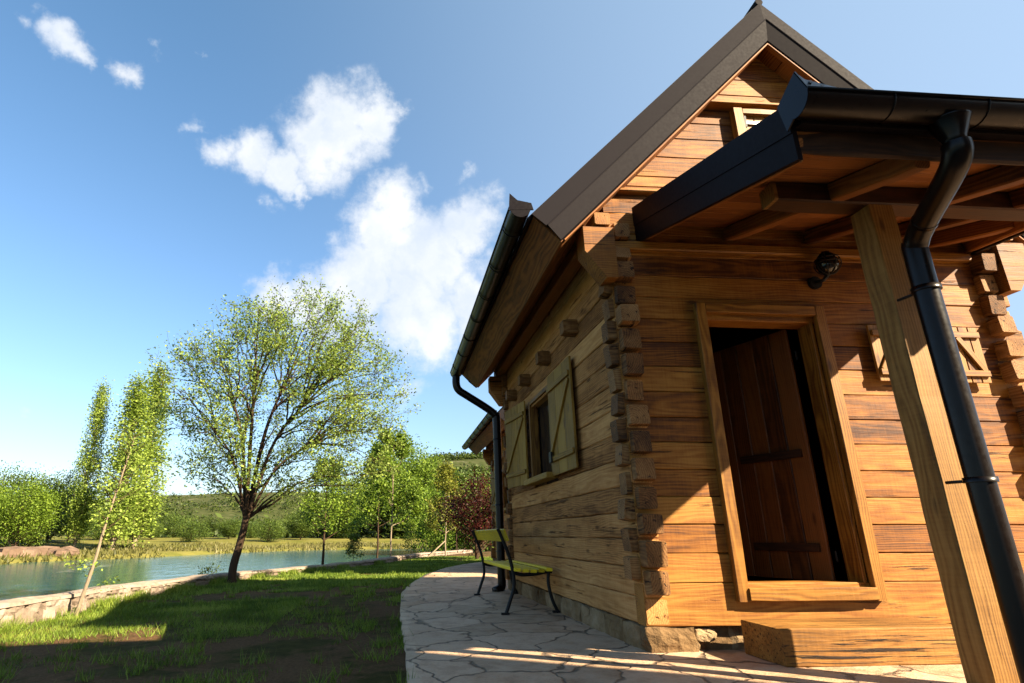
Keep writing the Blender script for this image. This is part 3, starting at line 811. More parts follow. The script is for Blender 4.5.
    # ---- front window with small shutters
    def window(ax_, a0, a1, z0, z1, fw=.05):
        mb = MB()
        def seg(p, q, w, h, up): beam(mb, p, q, w, h, 'plank', up=up, rough=.001, bev=.004, seg=.3)
        if ax_ == 'x':
            for x in (a0 + fw / 2, a1 - fw / 2): seg((x, .03, z0), (x, .03, z1), fw, .10, (0, 1, 0))
            for z in (z0 + fw / 2, z1 - fw / 2): seg((a0 + fw, .03, z), (a1 - fw, .03, z), .1, fw, (0, 0, 1))
            seg(((a0 + a1) / 2, .05, z0 + fw), ((a0 + a1) / 2, .05, z1 - fw), .03, .03, (0, 1, 0))
            o = mb.build('window_frame', root); g = MB(); box(g, (a0 + .02, .055, z0 + .02), (a1 - .02, .06, z1 - .02), 'glass'); g.build('pane', o)
        else:
            for y in (a0 + fw / 2, a1 - fw / 2): seg((.02, y, z0), (.02, y, z1), .10, fw, (0, 1, 0))
            for z in (z1 - fw / 2,): seg((.02, a0 + fw, z), (.02, a1 - fw, z), .1, fw, (0, 0, 1))
            o = mb.build('window_frame', root); g = MB(); box(g, (.080, a0 + .02, z0), (.085, a1 - .02, z1 - .02), 'glass'); g.build('pane', o)
            c = MB()
            for i in range(24):
                y = a0 + .06 + i * (a1 - a0 - .12) / 23; tube(c, [(.12 + .01 * math.sin(i * 1.9), y, z0 + .02), (.12 + .01 * math.cos(i * 1.3), y, z1 - .03)], .022, 'curtain', 6)
            c.build('curtain', o)
            sl = MB(); beam(sl, (-.055, a0 - .04, z0 - .035), (-.055, a1 + .04, z0 - .035), .13, .06, 'shutter', rough=.001, bev=.006); sl.build('sill', o)
        return o
    window('x', 2.12, 2.58, 1.80, 2.18); window('y', 1.84, 2.80, 1.30, 2.20)
    shutter_leaf(root, (1.905, -.035, 1.77), (1, 0, 0), (0, -1, 0), .245, .43, 'plank')
    shutter_leaf(root, (2.55, -.035, 1.77), (1, 0, 0), (0, -1, 0), .235, .43, 'plank', True)
    # side shutters: near leaf folded back on the wall, far leaf standing out a little
    s1 = shutter_leaf(root, (-.035, 1.80, 1.25), (0, -1, 0), (-1, 0, 0), .78, .99, 'shutter', False)
    mb = MB(); box(mb, (-.095, 1.68, 1.37), (-.078, 1.76, 1.47), 'iron'); mb.build('latch', s1)
    a = R(8); shutter_leaf(root, (-.05, 2.84, 1.26), (-math.sin(a), math.cos(a), 0), (-math.cos(a), -math.sin(a), 0), .70, .97, 'shutter', True)
    # attic hatch
    mb = MB()
    for x in (1.262, 1.665): beam(mb, (x, .035, 3.70), (x, .035, 4.185), .085, .07, 'plank', up=(0, 1, 0), rough=.001, bev=.004, tone=.6)
    beam(mb, (1.305, .035, 4.155), (1.622, .035, 4.155), .07, .055, 'plank', rough=.001, bev=.004)
    beam(mb, (1.305, .035, 3.73), (1.622, .035, 3.73), .07, .055, 'plank', rough=.001, bev=.004)
    o = mb.build('attic_hatch', root); mb = MB()
    for i in range(3): x = 1.305 + .318 / 3 * (i + .5); beam(mb, (x, .045, 3.76), (x, .045, 4.125), .103, .022, 'plank', up=(0, 1, 0), rough=.0005, bev=.003, tone=.8)
    o2 = mb.build('hatch_leaf', o); mb = MB()
    box(mb, (1.315, .018, 4.035), (1.56, .03, 4.062), 'hinge'); box(mb, (1.298, .0, 3.99), (1.318, .02, 4.10), 'iron'); box(mb, (1.36, .012, 3.86), (1.375, .03, 3.93), 'iron'); mb.build('strap_hinge', o2)
    return root

cabin = make_cabin()

# ------------------------------------------------------------------ porch (parts of the cabin)
PX0, PX1, PY = .235, 2.96, -1.76
PSL = .283
def px1(y): return 3.0 + .52 * y          # unseen right edge of the porch, slanted to place its shadow on the wall
def pt_(y): return 3.135 + PSL * y            # top of the porch roof at depth y (negative)
def build_porch(root):
    c = 1 / math.hypot(1, PSL); nrm = Vector((0, -PSL, 1)).normalized()
    mb = MB(); n = 13
    for i in range(n):
        y = -.02 + (PY + .04) * (i + .5) / n * 1.0; z = pt_(y) - .125
        beam(mb, (PX0 + .03, y, z), (px1(y) - .05, y, z), abs(PY) / n / c - .006, .022, 'soffit', up=nrm, rough=.0008, bev=.003, seg=.6)
    mb.build('porch_ceiling', root)
    mb = MB(); ye = PY - .04; q = [(PX0 + .012, 0), (PX0 + .012, ye), (px1(ye) - .012, ye), (px1(0) - .012, 0)]
    vs = [(x, y, pt_(y) - .105) for x, y in q] + [(x, y, pt_(y)) for x, y in q]
    mb.add(vs, [(0, 3, 2, 1), (4, 5, 6, 7), (0, 1, 5, 4), (1, 2, 6, 5), (2, 3, 7, 6), (3, 0, 4, 7)], 'roofmetal')
    mb.build('porch_roofing', root)
    for fx, sg in ((lambda y: PX0, -1), (px1, 1)):
        for z0_, z1_, ex, nm in ((.02, -.14, .006, 'verge_trim'), (-.14, -.285, 0, 'verge_trim')):
            mb = MB(); vs = []
            for y in (-.002, PY):
                x = fx(y)
                for dx in (-.012 - ex * (sg < 0), .012 + ex * (sg > 0)):
                    for dz in (z0_, z1_): vs.append((x + dx, y, pt_(y) + dz))
            mb.add(vs, [(0, 1, 5, 4), (2, 6, 7, 3), (0, 4, 6, 2), (1, 3, 7, 5), (0, 2, 3, 1), (4, 5, 7, 6)], 'verge')
            mb.build(nm, root)
        mb = MB(); beam(mb, (fx(-.01) - sg * .035, -.01, pt_(0) - .21), (fx(PY) - sg * .035, PY + .03, pt_(PY) - .21), .04, .13, 'soffit', rough=.001); mb.build('barge_board', root)
    # rafters, header beam, ledger, posts
    for xx, ye in ((.96, PY + .1), (1.62, PY + .1), (2.12, -1.5), (2.6, -.7)):
        mb = MB(); beam(mb, (xx, -.03, pt_(-.03) - .195), (xx, ye, pt_(ye) - .195), .09, .11, 'soffit', up=nrm, rough=.002); mb.build('rafter', root)
    mb = MB(); beam(mb, (.60, -1.04, 2.625), (2.38, -1.04, 2.625), .14, .13, 'dark', rough=.003, tone=.7)
    beam(mb, (.578, -1.04, 2.625), (.5995, -1.04, 2.625), .14, .13, 'post', rough=.001, tone=.3); mb.build('porch_beam', root)
    mb = MB(); beam(mb, (.02, -.032, 2.80), (PX1 - .03, -.032, 2.80), .06, .075, 'plank', rough=.001, tone=.3); mb.build('ledger', root)
    mb = MB(); beam(mb, (PX0 + .03, PY + .035, pt_(PY) - .15), (px1(PY) - .05, PY + .035, pt_(PY) - .15), .03, .16, 'dark', rough=.001, tone=.4); mb.build('fascia', root)
    for xx in (1.228,):
        mb = MB(); beam(mb, (xx, -1.028, -.05), (xx, -1.028, 2.56), .155, .155, 'post', up=(0, 1, 0), rough=.003, bev=.006, tone=.55); mb.build('porch_post', root)
    # gutter in front
    yg = PY - .085; zg = pt_(PY) - .03
    mb = MB(); gutter_half(mb, (PX0 - .03, yg, zg), (px1(PY) + .05, yg, zg), .082, 'gutter')
    for i in range(4):
        xx = .62 + i * .46; tube(mb, [(xx, yg + .084 * math.cos(t), zg - .084 * math.sin(t)) for t in [math.pi * j / 10 for j in range(11)]], .003, 'gutter', 6)
    g = mb.build('gutter', root, True)
    mb = MB(); a = PX0 - .032
    # upturned pointed corner sheet, folded
    p = [(a, yg - .085, zg - .0), (a, yg + .09, zg - .10), (a, yg + .12, zg + .06), (a, yg - .03, zg + .14)]
    mb.add(p + [(x + .008, y, z) for x, y, z in p], [(0, 1, 2, 3), (7, 6, 5, 4), (0, 3, 7, 4), (0, 4, 5, 1), (1, 5, 6, 2), (2, 6, 7, 3)], 'gutter')
    q = [(a, yg - .085, zg + .004), (a + .17, yg - .085, zg + .004), (a + .12, yg - .06, zg + .045), (a + .03, yg - .045, zg + .085), (a, yg - .03, zg + .14)]
    mb.add(q + [(x, y + .006, z) for x, y, z in q], [tuple(range(5)), tuple(reversed(range(5, 10)))] + [(i, (i + 1) % 5, (i + 1) % 5 + 5, i + 5) for i in range(5)], 'gutter')
    ep = mb.build('end_plate', g); mb = MB()
    for dx, dz in ((.035, .05), (.085, .03)): mb = MB(); tube(mb, [(a + dx, yg - .09 + .02, zg + dz), (a + dx, yg - .068 + .02, zg + dz)], .008, 'hinge', 8); mb.build('rivet', ep)
    # downspout: funnel, swan-neck, straight pipe in front of the post
    xf = .94; xp, yp = 1.160, -1.30
    mb = MB(); tube(mb, [(xf, yg, zg - .07), (xf, yg, zg - .075), (xf, yg, zg - .17), (xf, yg, zg - .20)], [.084, .080, .045, .043], 'gutter', 24)
    path = spline([(xf, yg, zg - .19), (xf + .005, yg + .01, zg - .235), (xf + .04, yg + .09, zg - .28), (xp - .05, yp - .14, zg - .36), (xp - .005, yp - .02, zg - .42), (xp, yp, zg - .52), (xp, yp, 1.2), (xp, yp, .0)], 8)
    tube(mb, path, .057, 'gutter', 24)
    for z in (1.93, .95): ring(mb, (xp, yp, z), (0, 0, 1), .060, .006, 'gutter', .024)
    ring(mb, path[24], path[25] - path[24], .055, .005, 'gutter', .02)
    for z in (1.93, .95): tube(mb, [(xp, yp + .05, z), (xp - .02, yp + .16, z)], .008, 'iron', 6)
    mb.build('downspout', root, True)
# second cabin further along the river, a step to the right
c2 = copy_tree(cabin, None, ('downspout',)); c2.location = (1.04, 7.55, 0)
c2['label'] = 'second log cabin beyond the first, only its eave and gutter showing behind the bench'
build_porch(cabin)

# doorstep timber block, wall lamp
mb = MB(); beam(mb, (.575, -.27, .108), (1.72, -.27, .108), .41, .195, 'step', rough=.0035, bev=.007, seg=.06, tone=.6, frq=5)
mb.build('doorstep', label='heavy cracked timber block set as a step below the open cabin door', cat='step')
def wall_lamp():
    c = Vector((1.645, -.125, 2.66)); r = empty('wall_lamp', (1.60, -.005, 2.56), 'round black caged lamp on the log wall above the door, at its right corner', 'lamp')
    o = Vector(r.location); mb = MB()
    tube(mb, [Vector((1.60, 0, 2.55)) - o, Vector((1.60, -.03, 2.55)) - o], .05, 'iron', 16); mb.build('base_plate', r)
    mb = MB(); tube(mb, [p - o for p in spline([(1.60, -.03, 2.55), (1.61, -.09, 2.54), (1.64, -.115, 2.58), (1.645, -.115, 2.61)], 5)], .014, 'iron', 8); mb.build('arm', r)
    mb = MB(); rr = .06; K = 1.35
    prof = [(.0, -.062), (.02, -.06), (.045, -.042), (.058, -.012), (.055, .02), (.038, .045), (.0, .056)]
    vs, fs = [], []
    for i, (a, z) in enumerate(prof):
        for j in range(16): t = 2 * math.pi * j / 16; vs.append(c - o + Vector((a * math.cos(t), a * math.sin(t), z)) * K)
    for i in range(len(prof) - 1):
        for j in range(16): fs.append((i*16+j, i*16+(j+1)%16, (i+1)*16+(j+1)%16, (i+1)*16+j))
    mb.add(vs, fs, 'glass'); mb.build('glass_globe', r, True)
    mb = MB()
    for j in range(4):
        t = math.pi * j / 4; tube(mb, [c - o + Vector((.088 * math.cos(a) * math.cos(t), .088 * math.cos(a) * math.sin(t), .088 * math.sin(a))) for a in [2 * math.pi * k / 20 for k in range(21)]], .004, 'iron', 5, False)
    for z in (0, .035): q = math.sqrt(.088**2 - z*z); tube(mb, [c - o + Vector((q * math.cos(a), q * math.sin(a), z)) for a in [2 * math.pi * k / 20 for k in range(21)]], .004, 'iron', 5, False)
    tube(mb, [c - o + Vector((0, 0, .07)), c - o + Vector((0, 0, .10))], [.055, .025], 'iron', 12); mb.build('cage', r)
wall_lamp()


# ------------------------------------------------------------------ bench: cast frames outside, backrest on the lawn side
def build_bench():
    r = empty('bench', (-.30, 2.95, 0), 'slatted yellow-green bench with black iron frames standing by the cabin side wall', 'bench')
    o = Vector(r.location)
    y0, y1 = 2.02 - o.y, 3.92 - o.y
    def fr(y):
        mb = MB(); X = lambda x: x - o.x
        outer = spline([(X(-.52), y, pz(-.5, 0) + .005), (X(-.475), y, .12), (X(-.435), y, .24), (X(-.44), y, .37), (X(-.475), y, .52), (X(-.545), y, .70), (X(-.575), y, .765)], 6)
        tube(mb, outer, .017, 'iron', 8)
        inner = spline([(X(.0 - .02), y, .012), (X(-.07), y, .12), (X(-.10), y, .26), (X(-.095), y, .37)], 6); tube(mb, inner, .016, 'iron', 8)
        tube(mb, spline([(X(-.44), y, .37), (X(-.36), y, .345), (X(-.22), y, .352), (X(-.095), y, .375), (X(-.06), y, .37)], 6), .017, 'iron', 8)
        for x in (-.52, -.03):
            box(mb, (X(x) - .045, y - .02, pz(x, 0) + .0), (X(x) + .03, y + .02, pz(x, 0) + .018), 'iron')
        mb.build('iron_frame', r)
    fr(y0); fr(y1)
    for i in range(5):
        x = -.405 + i * .076 - o.x; mb = MB(); z = .392 - .012 * math.sin(math.pi * i / 4)
        beam(mb, (x, y0 - .07, z), (x, y1 + .07, z), .066, .036, 'slat', rough=.0008, bev=.006, seg=.4); mb.build('seat_slat', r)
    for xx, z in ((-.537, .705),):
        mb = MB(); x = xx - o.x + .03; beam(mb, (x, y0 - .07, z), (x, y1 + .07, z), .125, .028, 'slat', up=(.93, 0, .33), rough=.0008, bev=.006, seg=.4); mb.build('back_slat', r)
build_bench()

# ------------------------------------------------------------------ vegetation
def leaf(mb_v, mb_f, mb_t, c, size, rg, tone, up=.3):
    d = Vector((rg.gauss(0, 1), rg.gauss(0, 1), rg.gauss(0, 1) * .7)); d.normalize()
    n = Vector((rg.gauss(0, .7), rg.gauss(0, .7), up + abs(rg.gauss(0, .7)))); w = d.cross(n)
    if w.length < 1e-4: w = Vector((1, 0, 0))
    w.normalize(); k = len(mb_v); L = size * rg.uniform(.7, 1.3)
    mb_v += [c, c + d * L * .5 + w * L * .28, c + d * L, c + d * L * .5 - w * L * .28]
    mb_f.append((k, k + 1, k + 2, k + 3)); mb_t += [tone] * 4
class Tree:
    def __init__(s, seed): s.r = random.Random(seed); s.wood = MB(); s.v, s.f, s.t = [], [], []; s.tips = []
    def branch(s, p, d, L, r0, depth, spread, up, bark, kink=.12, nch=(2, 4), shrink=.68, minr=.004, n=5, sides=6, tmin=.45):
        rg = s.r; pts = [Vector(p)]; d = Vector(d).normalized(); cur = Vector(p)
        for i in range(n):
            d = (d + Vector((rg.gauss(0, kink), rg.gauss(0, kink), rg.gauss(0, kink) + up * .1))).normalized()
            cur = cur + d * (L / n); pts.append(cur.copy())
        r1 = max(minr, r0 * .55)
        tube(s.wood, pts, [lerp(r0, r1, i / n) for i in range(n + 1)], bark, sides if depth > 1 else 4, False)
        if depth == 0: s.tips.append(pts); return
        k = rg.randint(*nch)
        for i in range(k):
            t = rg.uniform(tmin, 1) if i else 1.0; idx = min(n, max(1, int(t * n + .5))); q = pts[idx]
            nd = (d + Vector((rg.gauss(0, spread), rg.gauss(0, spread), rg.gauss(0, spread * .6) + up * .25))).normalized()
            s.branch(q, nd, L * shrink * rg.uniform(.75, 1.2), r1 * (.95 if i == 0 else .7), depth - 1, spread, up, bark, kink, nch, shrink, minr, n, sides, tmin)
        if depth <= 2: s.tips.append(pts[n // 2:])
    def leaves(s, per, size, jit, tone_fn=None):
        rg = s.r
        for pts in s.tips:
            ct = rg.uniform(-.2, .2)
            for _ in range(per):
                i = rg.randrange(len(pts) - 1); c = pts[i].lerp(pts[i + 1], rg.random()) + Vector((rg.gauss(0, jit), rg.gauss(0, jit), rg.gauss(0, jit)))
                leaf(s.v, s.f, s.t, c, size, rg, min(1, max(0, .5 + ct + rg.gauss(0, .2))))
    def finish(s, name, loc, leafm, label, cat='tree', group=None, barkname='trunk', rz=0, sc=1):
        r = empty(name, loc, label, cat, group, rz); r.scale = (sc,) * 3
        s.wood.build(barkname, r, True)
        mb = MB(); mb.add(s.v, s.f, leafm, None, s.t); mb.build('crown', r); return r
def gz(x, y): return terrain(x, y)[0]

# the big sparse tree by the river wall
def big_tree():
    p = at(232, 583, 2, -.14); t = Tree(23); rg = t.r; V = Vector
    trunk = spline([(0, 0, -.15), (-.01, 0, .25), (.05, .02, .6), (.11, .03, .95), (.13, .04, 1.18)], 5)
    tube(t.wood, trunk, [lerp(.080, .062, i / (len(trunk) - 1)) + (.022 if i < 3 else 0) for i in range(len(trunk))], 'bark', 12, False)
    C, A = V((.78, 0, 3.50)), V((2.42, 2.1, 2.14)); fork = trunk[-1]
    stems = []
    for dx, dy, z, r in ((-.95, .3, 4.9, .045), (.1, -.5, 5.35, .05), (1.0, .5, 5.3, .055), (2.2, -.3, 4.7, .045), (-1.2, -.6, 3.6, .035), (2.5, .6, 3.4, .035)):
        e = V((dx, dy, z)); m1 = fork.lerp(e, .35) + V((-(dx) * .12, 0, .25)); m2 = fork.lerp(e, .7) + V((-(dx) * .05, 0, .12))
        q = spline([fork + V((0, 0, -.12)), m1, m2, e], 7); stems.append(q)
        tube(t.wood, q, [lerp(r, .006, (i / (len(q) - 1)) ** .8) for i in range(len(q))], 'bark', 8, False)
    n = 88
    for i in range(n):
        zz = 1 - 1.86 * (i + .5) / n; ph = i * 2.39996 + rg.uniform(-.3, .3); rr = math.sqrt(max(0, 1 - zz * zz))
        k = rg.uniform(.82, 1.06) * (1 + .10 * noise.noise(V((rr * math.cos(ph) * 2, rr * math.sin(ph) * 2, zz * 2))))
        tgt = C + V((A.x * rr * math.cos(ph) * k, A.y * rr * math.sin(ph) * k, A.z * zz * k))
        best = min(((q[j] - tgt).length + .5 * abs(j / len(q) - rg.uniform(.1, .6)), st, j) for st, q in enumerate(stems) for j in range(1, int(len(q) * .8)))
        q0 = stems[best[1]][max(1, best[2] - 5)]
        if (tgt - q0).z < -.3: q0 = stems[best[1]][1]
        L = (tgt - q0).length
        mid = q0.lerp(tgt, .5) + V((0, 0, .10 * L)) - (tgt - C) * .03
        br = spline([q0, mid, tgt], 6)
        br = [b + V((rg.gauss(0, .015), rg.gauss(0, .015), rg.gauss(0, .015))) for b in br]
        tube(t.wood, br, [lerp(.006 + .009 * L, .003, j / (len(br) - 1)) for j in range(len(br))], 'bark', 5, False)
        outd = (tgt - q0).normalized()
        for _ in range(int(5 + L * 4.2)):
            f = rg.uniform(.22, 1) ** .8; j = min(len(br) - 2, int(f * (len(br) - 1))); b = br[j].lerp(br[j + 1], rg.random())
            d = (outd + V((rg.gauss(0, .55), rg.gauss(0, .55), rg.gauss(.15, .5)))).normalized()
            t.branch(b, d, rg.uniform(.28, .55), .005, 1, .45, .25, 'bark', .10, (2, 3), .6, .0022, 4, 4)
    t.leaves(12, .056, .07)
    print('big tree leaves', len(t.f))
    t.finish('tree', (p.x, p.y, lawn_z(p.x, p.y)), 'leaf_big', 'large airy tree with many fine spreading limbs on the lawn edge by the stone wall')
big_tree()

def small_tree(u, v, hpx, wpx, leafm, seed, label, bark='bark', dens=26, lsize=.075, trunkfrac=.35, lean=0, name='young_tree', zz=-.15, rt_=.04, group=None, jit=.10):
    p = at(u, v, 2, zz); d = (p - CAM); D = d.dot(Vector((math.sin(YAW) * math.cos(PITCH), math.cos(YAW) * math.cos(PITCH), math.sin(PITCH))))
    sc = D / FPX; Hh = hpx * sc; Wd = wpx * sc; t = Tree(seed); rg = t.r
    th = Hh * trunkfrac; tr = spline([(0, 0, -.1), (rg.gauss(0, .02), 0, th * .5), (lean * th, 0, th), (lean * Hh * .7, 0, Hh * .75), (lean * Hh, 0, Hh * .97)], 4)
    tube(t.wood, tr, [lerp(rt_, rt_ * .15, i / (len(tr) - 1)) for i in range(len(tr))], bark, 8, False)
    nb = 15
    for i in range(nb):
        f = i / (nb - 1); k = int(lerp(len(tr) * .42, len(tr) - 1, f)); q = tr[k]; a = i * 2.4 + rg.random()
        L = Wd * .5 * (1.05 - .75 * f ** 1.5) * rg.uniform(.75, 1.15) * .62
        t.branch(q, (math.cos(a), math.sin(a), .45 + .9 * f), L, rt_ * .4 * (1 - .6 * f), 2, .42, .35, bark, .12, (2, 3), .62, .003, 4, 5)
    t.leaves(dens, lsize, jit)
    return t.finish(name, (p.x, p.y, zz), leafm, label, 'tree', group)
G1 = 'young trees on the lawn edge'
small_tree(322, 571, 100, 72, 'leaf_bright', 31, 'small bright green bare-stemmed tree, first to the right of the large airy tree', group=G1, dens=34)
small_tree(377, 560, 108, 70, 'leaf_bright', 32, 'leafy young tree with a brown trunk just left of the slim pale one', group=G1, dens=60, lsize=.10)
small_tree(391, 563, 122, 78, 'leaf_bright', 33, 'tallest young tree, with a slim pale trunk, well right of the large airy tree', 'bark_pale', group=G1, dens=60, lsize=.095, rt_=.035)
small_tree(411, 565, 40, 22, 'leaf_bright', 36, 'knee-high leafy sapling on the grass in front of the young trees', 'bark_pale', dens=10, lsize=.05, name='sapling', rt_=.012, jit=.05)
small_tree(353, 568, 30, 22, 'leaf_mid', 37, 'tiny shrubby sapling by the stone kerb between two young trees', 'bark', dens=10, lsize=.05, name='sapling', rt_=.010, jit=.05)
small_tree(446, 560, 88, 46, 'leaf_yellow', 34, 'slender yellow-green tree held by a slanting prop near the end of the path', 'bark_pale', group=G1, dens=26, lsize=.10, rt_=.035)
small_tree(457, 553, 70, 46, 'leaf_mid', 35, 'darker green tree behind the propped slender tree', group=G1, dens=50, lsize=.15, jit=.16)
# prop pole
a = at(424, 561, 2, -.15); b = at(445, 541, 1, at(446, 560, 2, -.15).y)
mb = MB(); tube(mb, [a, b], .022, 'bark_pale', 8); mb.build('tree_prop', label='pale wooden prop leaning against the slender yellow-green tree', cat='pole')
# leaning sapling in front left with its own sparse crown
def leaning_sapling():
    p = at(75, 614, 2, -.14); q = at(135, 437, 1, p.y + .15); t = Tree(44); rg = t.r; base = Vector((p.x, p.y, -.15)); v = q - base
    tr = spline([(0, 0, -.05), v * .25 + Vector((.02, 0, 0)), v * .5, v * .78, v], 5)
    tube(t.wood, tr, [lerp(.024, .006, i / (len(tr) - 1)) for i in range(len(tr))], 'bark_pale', 8, False)
    for i in range(22):
        k = int(lerp(8, len(tr) - 1, i / 21)); a = i * 2.4
        t.branch(tr[k], (math.cos(a) * .8, math.sin(a) * .8, .5), .26 * rg.uniform(.6, 1.2), .007, 1, .4, .3, 'bark', .15, (2, 3), .7, .002, 4, 4)
    for i in range(3): t.branch(tr[3 + i], (math.cos(i * 2.2), math.sin(i * 2.2), .2), .22, .004, 1, .4, 0, 'bark', .15, (2, 2), .7, .002, 4, 4)
    t.leaves(12, .045, .035)
    t.finish('sapling', base, 'leaf_poplar', 'thin pale sapling leaning to the right beside the left end of the stone wall')
leaning_sapling()
# low plants at the wall foot by the big tree
def wall_plant(u, v, seed, label, h=.5):
    p = at(u, v, 2, -.12); t = Tree(seed); 
    for i in range(7): t.branch((0, 0, -.05), (math.cos(i * .9), math.sin(i * .9), 1.2), h * .5, .006, 1, .5, .4, 'bark', .15, (2, 3), .7, .002, 4, 4)
    t.leaves(7, .05, .04); t.finish('plant', (p.x, p.y, -.15), 'leaf_mid', label, 'plant', None, 'stem')
wall_plant(207, 578, 51, 'spindly leafy plant growing out of the stone wall left of the large tree')

# generic far crowns, a handful of shapes copied
def blob_tree(seed, leafm, H, Wd, nclump, per, lsize, bark='bark', columnar=False, low=.15):
    t = Tree(seed); rg = t.r
    tr = spline([(0, 0, -.5), (rg.gauss(0, .1), 0, H * .3), (rg.gauss(0, .2), rg.gauss(0, .2), H * .9)], 5)
    tube(t.wood, tr, [lerp(H * (.008 if columnar else .018) + .03, .02, i / (len(tr) - 1)) for i in range(len(tr))], bark, 7, False)
    for i in range(nclump):
        if columnar:
            f = rg.random() ** 1.15; z = lerp(low * H, H, f); rad = Wd * .62 * min(1, (f + .05) / .28) ** .7 * (1 - f) ** .62 * math.sqrt(rg.random()); a = rg.uniform(0, 6.28)
            c = Vector((rad * math.cos(a), rad * math.sin(a), z)); cr = Wd * .13
        else:
            u = Vector((rg.gauss(0, 1), rg.gauss(0, 1), rg.gauss(0, 1))).normalized() * (rg.random() ** .33)
            u = u + noise.noise_vector(u * 1.6 + Vector((seed, 0, 0))) * .28
            c = Vector((u.x * Wd * .5, u.y * Wd * .5, lerp(low * H, H, .5 + .47 * u.z))); cr = Wd * .085
        if i % 3 == 0: tube(t.wood, [Vector((0, 0, max(.2, c.z - (.25 if not columnar else .12) * H))) , c], [.03, .01], bark, 4, False)
        ct = rg.uniform(-.25, .25)
        for _ in range(per):
            q = c + Vector((rg.gauss(0, cr), rg.gauss(0, cr), rg.gauss(0, cr * (1.6 if columnar else .8))))
            leaf(t.v, t.f, t.t, q, lsize, rg, min(1, max(0, .5 + ct + rg.gauss(0, .16))), .6)
    return t
FAR = {}
def far_proto(key, *a, **k): FAR[key] = (blob_tree(*a, **k), a[1], None)
def place_far(key, u, vbase, dist_y, H=None, label='', name='tree', cat='tree', group=None, rz=0, leafm=None, sx=1):
    """place a copy of prototype on the terrain where the ray (u, vbase) crosses y = dist_y"""
    d = ray(u, vbase); s = (dist_y - CAM.y) / d.y; x = CAM.x + d.x * s; z = gz(x, dist_y)
    t, lm, obj = FAR[key]
    if obj is None:
        o = t.finish(name, (x, dist_y, z), lm, label, cat, group, rz=rz); FAR[key] = (t, lm, o)
        o['_h'] = max(v[2] for v in t.v)
    else:
        o = copy_tree(obj); o.name = name; o.location = (x, dist_y, z); o.rotation_euler.z = rz; o['label'] = label; o['category'] = cat
        if group: o['group'] = group
        elif 'group' in o: del o['group']
    sc = (H / FAR[key][2]['_h']) if H else 1
    o.scale = (sc * sx, sc * sx, sc); return o
def Hpx(px, dist_y): return px / FPX * (dist_y - CAM.y) * 1.02
far_proto('poplar', 61, 'leaf_poplar', 10, 1.8, 320, 42, .15, 'bark_pale', columnar=True, low=.1)
far_proto('round_a', 62, 'leaf_mid', 7, 7, 220, 60, .22)
far_proto('round_b', 63, 'leaf_bright', 6, 6, 200, 60, .20)
far_proto('bush', 64, 'leaf_mid', 3.5, 5, 120, 50, .18, low=.02)
far_proto('bush_d', 65, 'leaf_deep', 4, 5, 120, 50, .19, low=.02)
far_proto('near_b', 66, 'leaf_bright', 4.2, 4, 120, 60, .12)
PG = 'poplars on the far bank'
place_far('poplar', 74, 551, 47, Hpx(160, 47), 'narrow poplar on the far bank, left and slimmest of the poplars', 'poplar', 'tree', PG, 0, sx=.85)
place_far('poplar', 112, 552, 46, Hpx(168, 46), 'broad leaning poplar on the far bank, middle of the poplars', 'poplar', 'tree', PG, 1.3, sx=1.35)
place_far('poplar', 133, 549, 50, Hpx(176, 50), 'tallest poplar on the far bank, rightmost of the three poplars', 'poplar', 'tree', PG, 2.5, sx=1.25)
BG = 'broadleaf trees on the far bank'
sides = [(-55, 552, 44, 88, 'round_b', 1.1), (-12, 552, 50, 86, 'round_a', 1.0), (14, 551, 43, 78, 'round_b', .9), (45, 549, 56, 80, 'round_a', 1.0), (28, 550, 48, 56, 'bush', 1), (66, 549, 60, 62, 'round_b', .9)]
LB = ['bright green tree cut by the left edge of the photo, on the far bank', 'tall dark green tree on the far bank at the left edge of the photo', 'round bright tree on the far bank, in front of the dark ones', 'round dark tree on the far bank, just left of the slim poplar', 'low bush under the round trees of the far bank', 'bright tree on the far bank behind the foot of the slim poplar']
for i, (u, v, y, h, k, sx) in enumerate(sides): place_far(k, u, v, y, Hpx(h * .86, y), LB[i], 'tree' if k != 'bush' else 'bush', 'tree' if k != 'bush' else 'bush', BG if k != 'bush' else None, i * 1.1, sx=sx)
# belt of bushes and trees behind the reeds of the far bank
rb = random.Random(5)
belt = [(96, 70), (118, 82), (150, 76), (172, 84), (190, 70), (212, 92), (228, 78), (250, 88), (268, 74), (285, 96), (300, 80), (318, 100), (340, 90), (362, 108), (60, 90), (20, 86), (-30, 92)]
adj = ['olive', 'rounded', 'spreading', 'dark', 'low', 'domed', 'scrubby', 'dense', 'ragged', 'squat', 'broad', 'shady', 'full', 'plump', 'bristly', 'bulky', 'mossy']
refs = ['behind the feet of the poplars', 'right behind the middle poplar', 'between the poplars and the large airy tree', 'left of the large airy tree near its lowest branches', 'just left of the trunk of the large airy tree', 'seen past the left side of the big trunk',
        'directly behind the big trunk', 'seen just right of the big trunk', 'behind the reeds right of the big trunk', 'halfway between the big trunk and the first young tree', 'just left of the first young tree', 'behind the first young tree',
        'between the first young tree and the white-stemmed one', 'behind the white-stemmed young tree', 'behind the slim poplar, left of it', 'behind the round trees at the left edge', 'beyond the left edge trees']
for i, (u, y) in enumerate(belt):
    k = ['bush', 'bush_d', 'round_a', 'bush'][i % 4]
    place_far(k, u, 545, y, Hpx(rb.uniform(16, 30), y), '%s bush on the far bank, %s' % (adj[i], refs[i]), 'bush', 'bush', 'bushes on the far bank', rb.uniform(0, 6), sx=rb.uniform(1.0, 1.35))
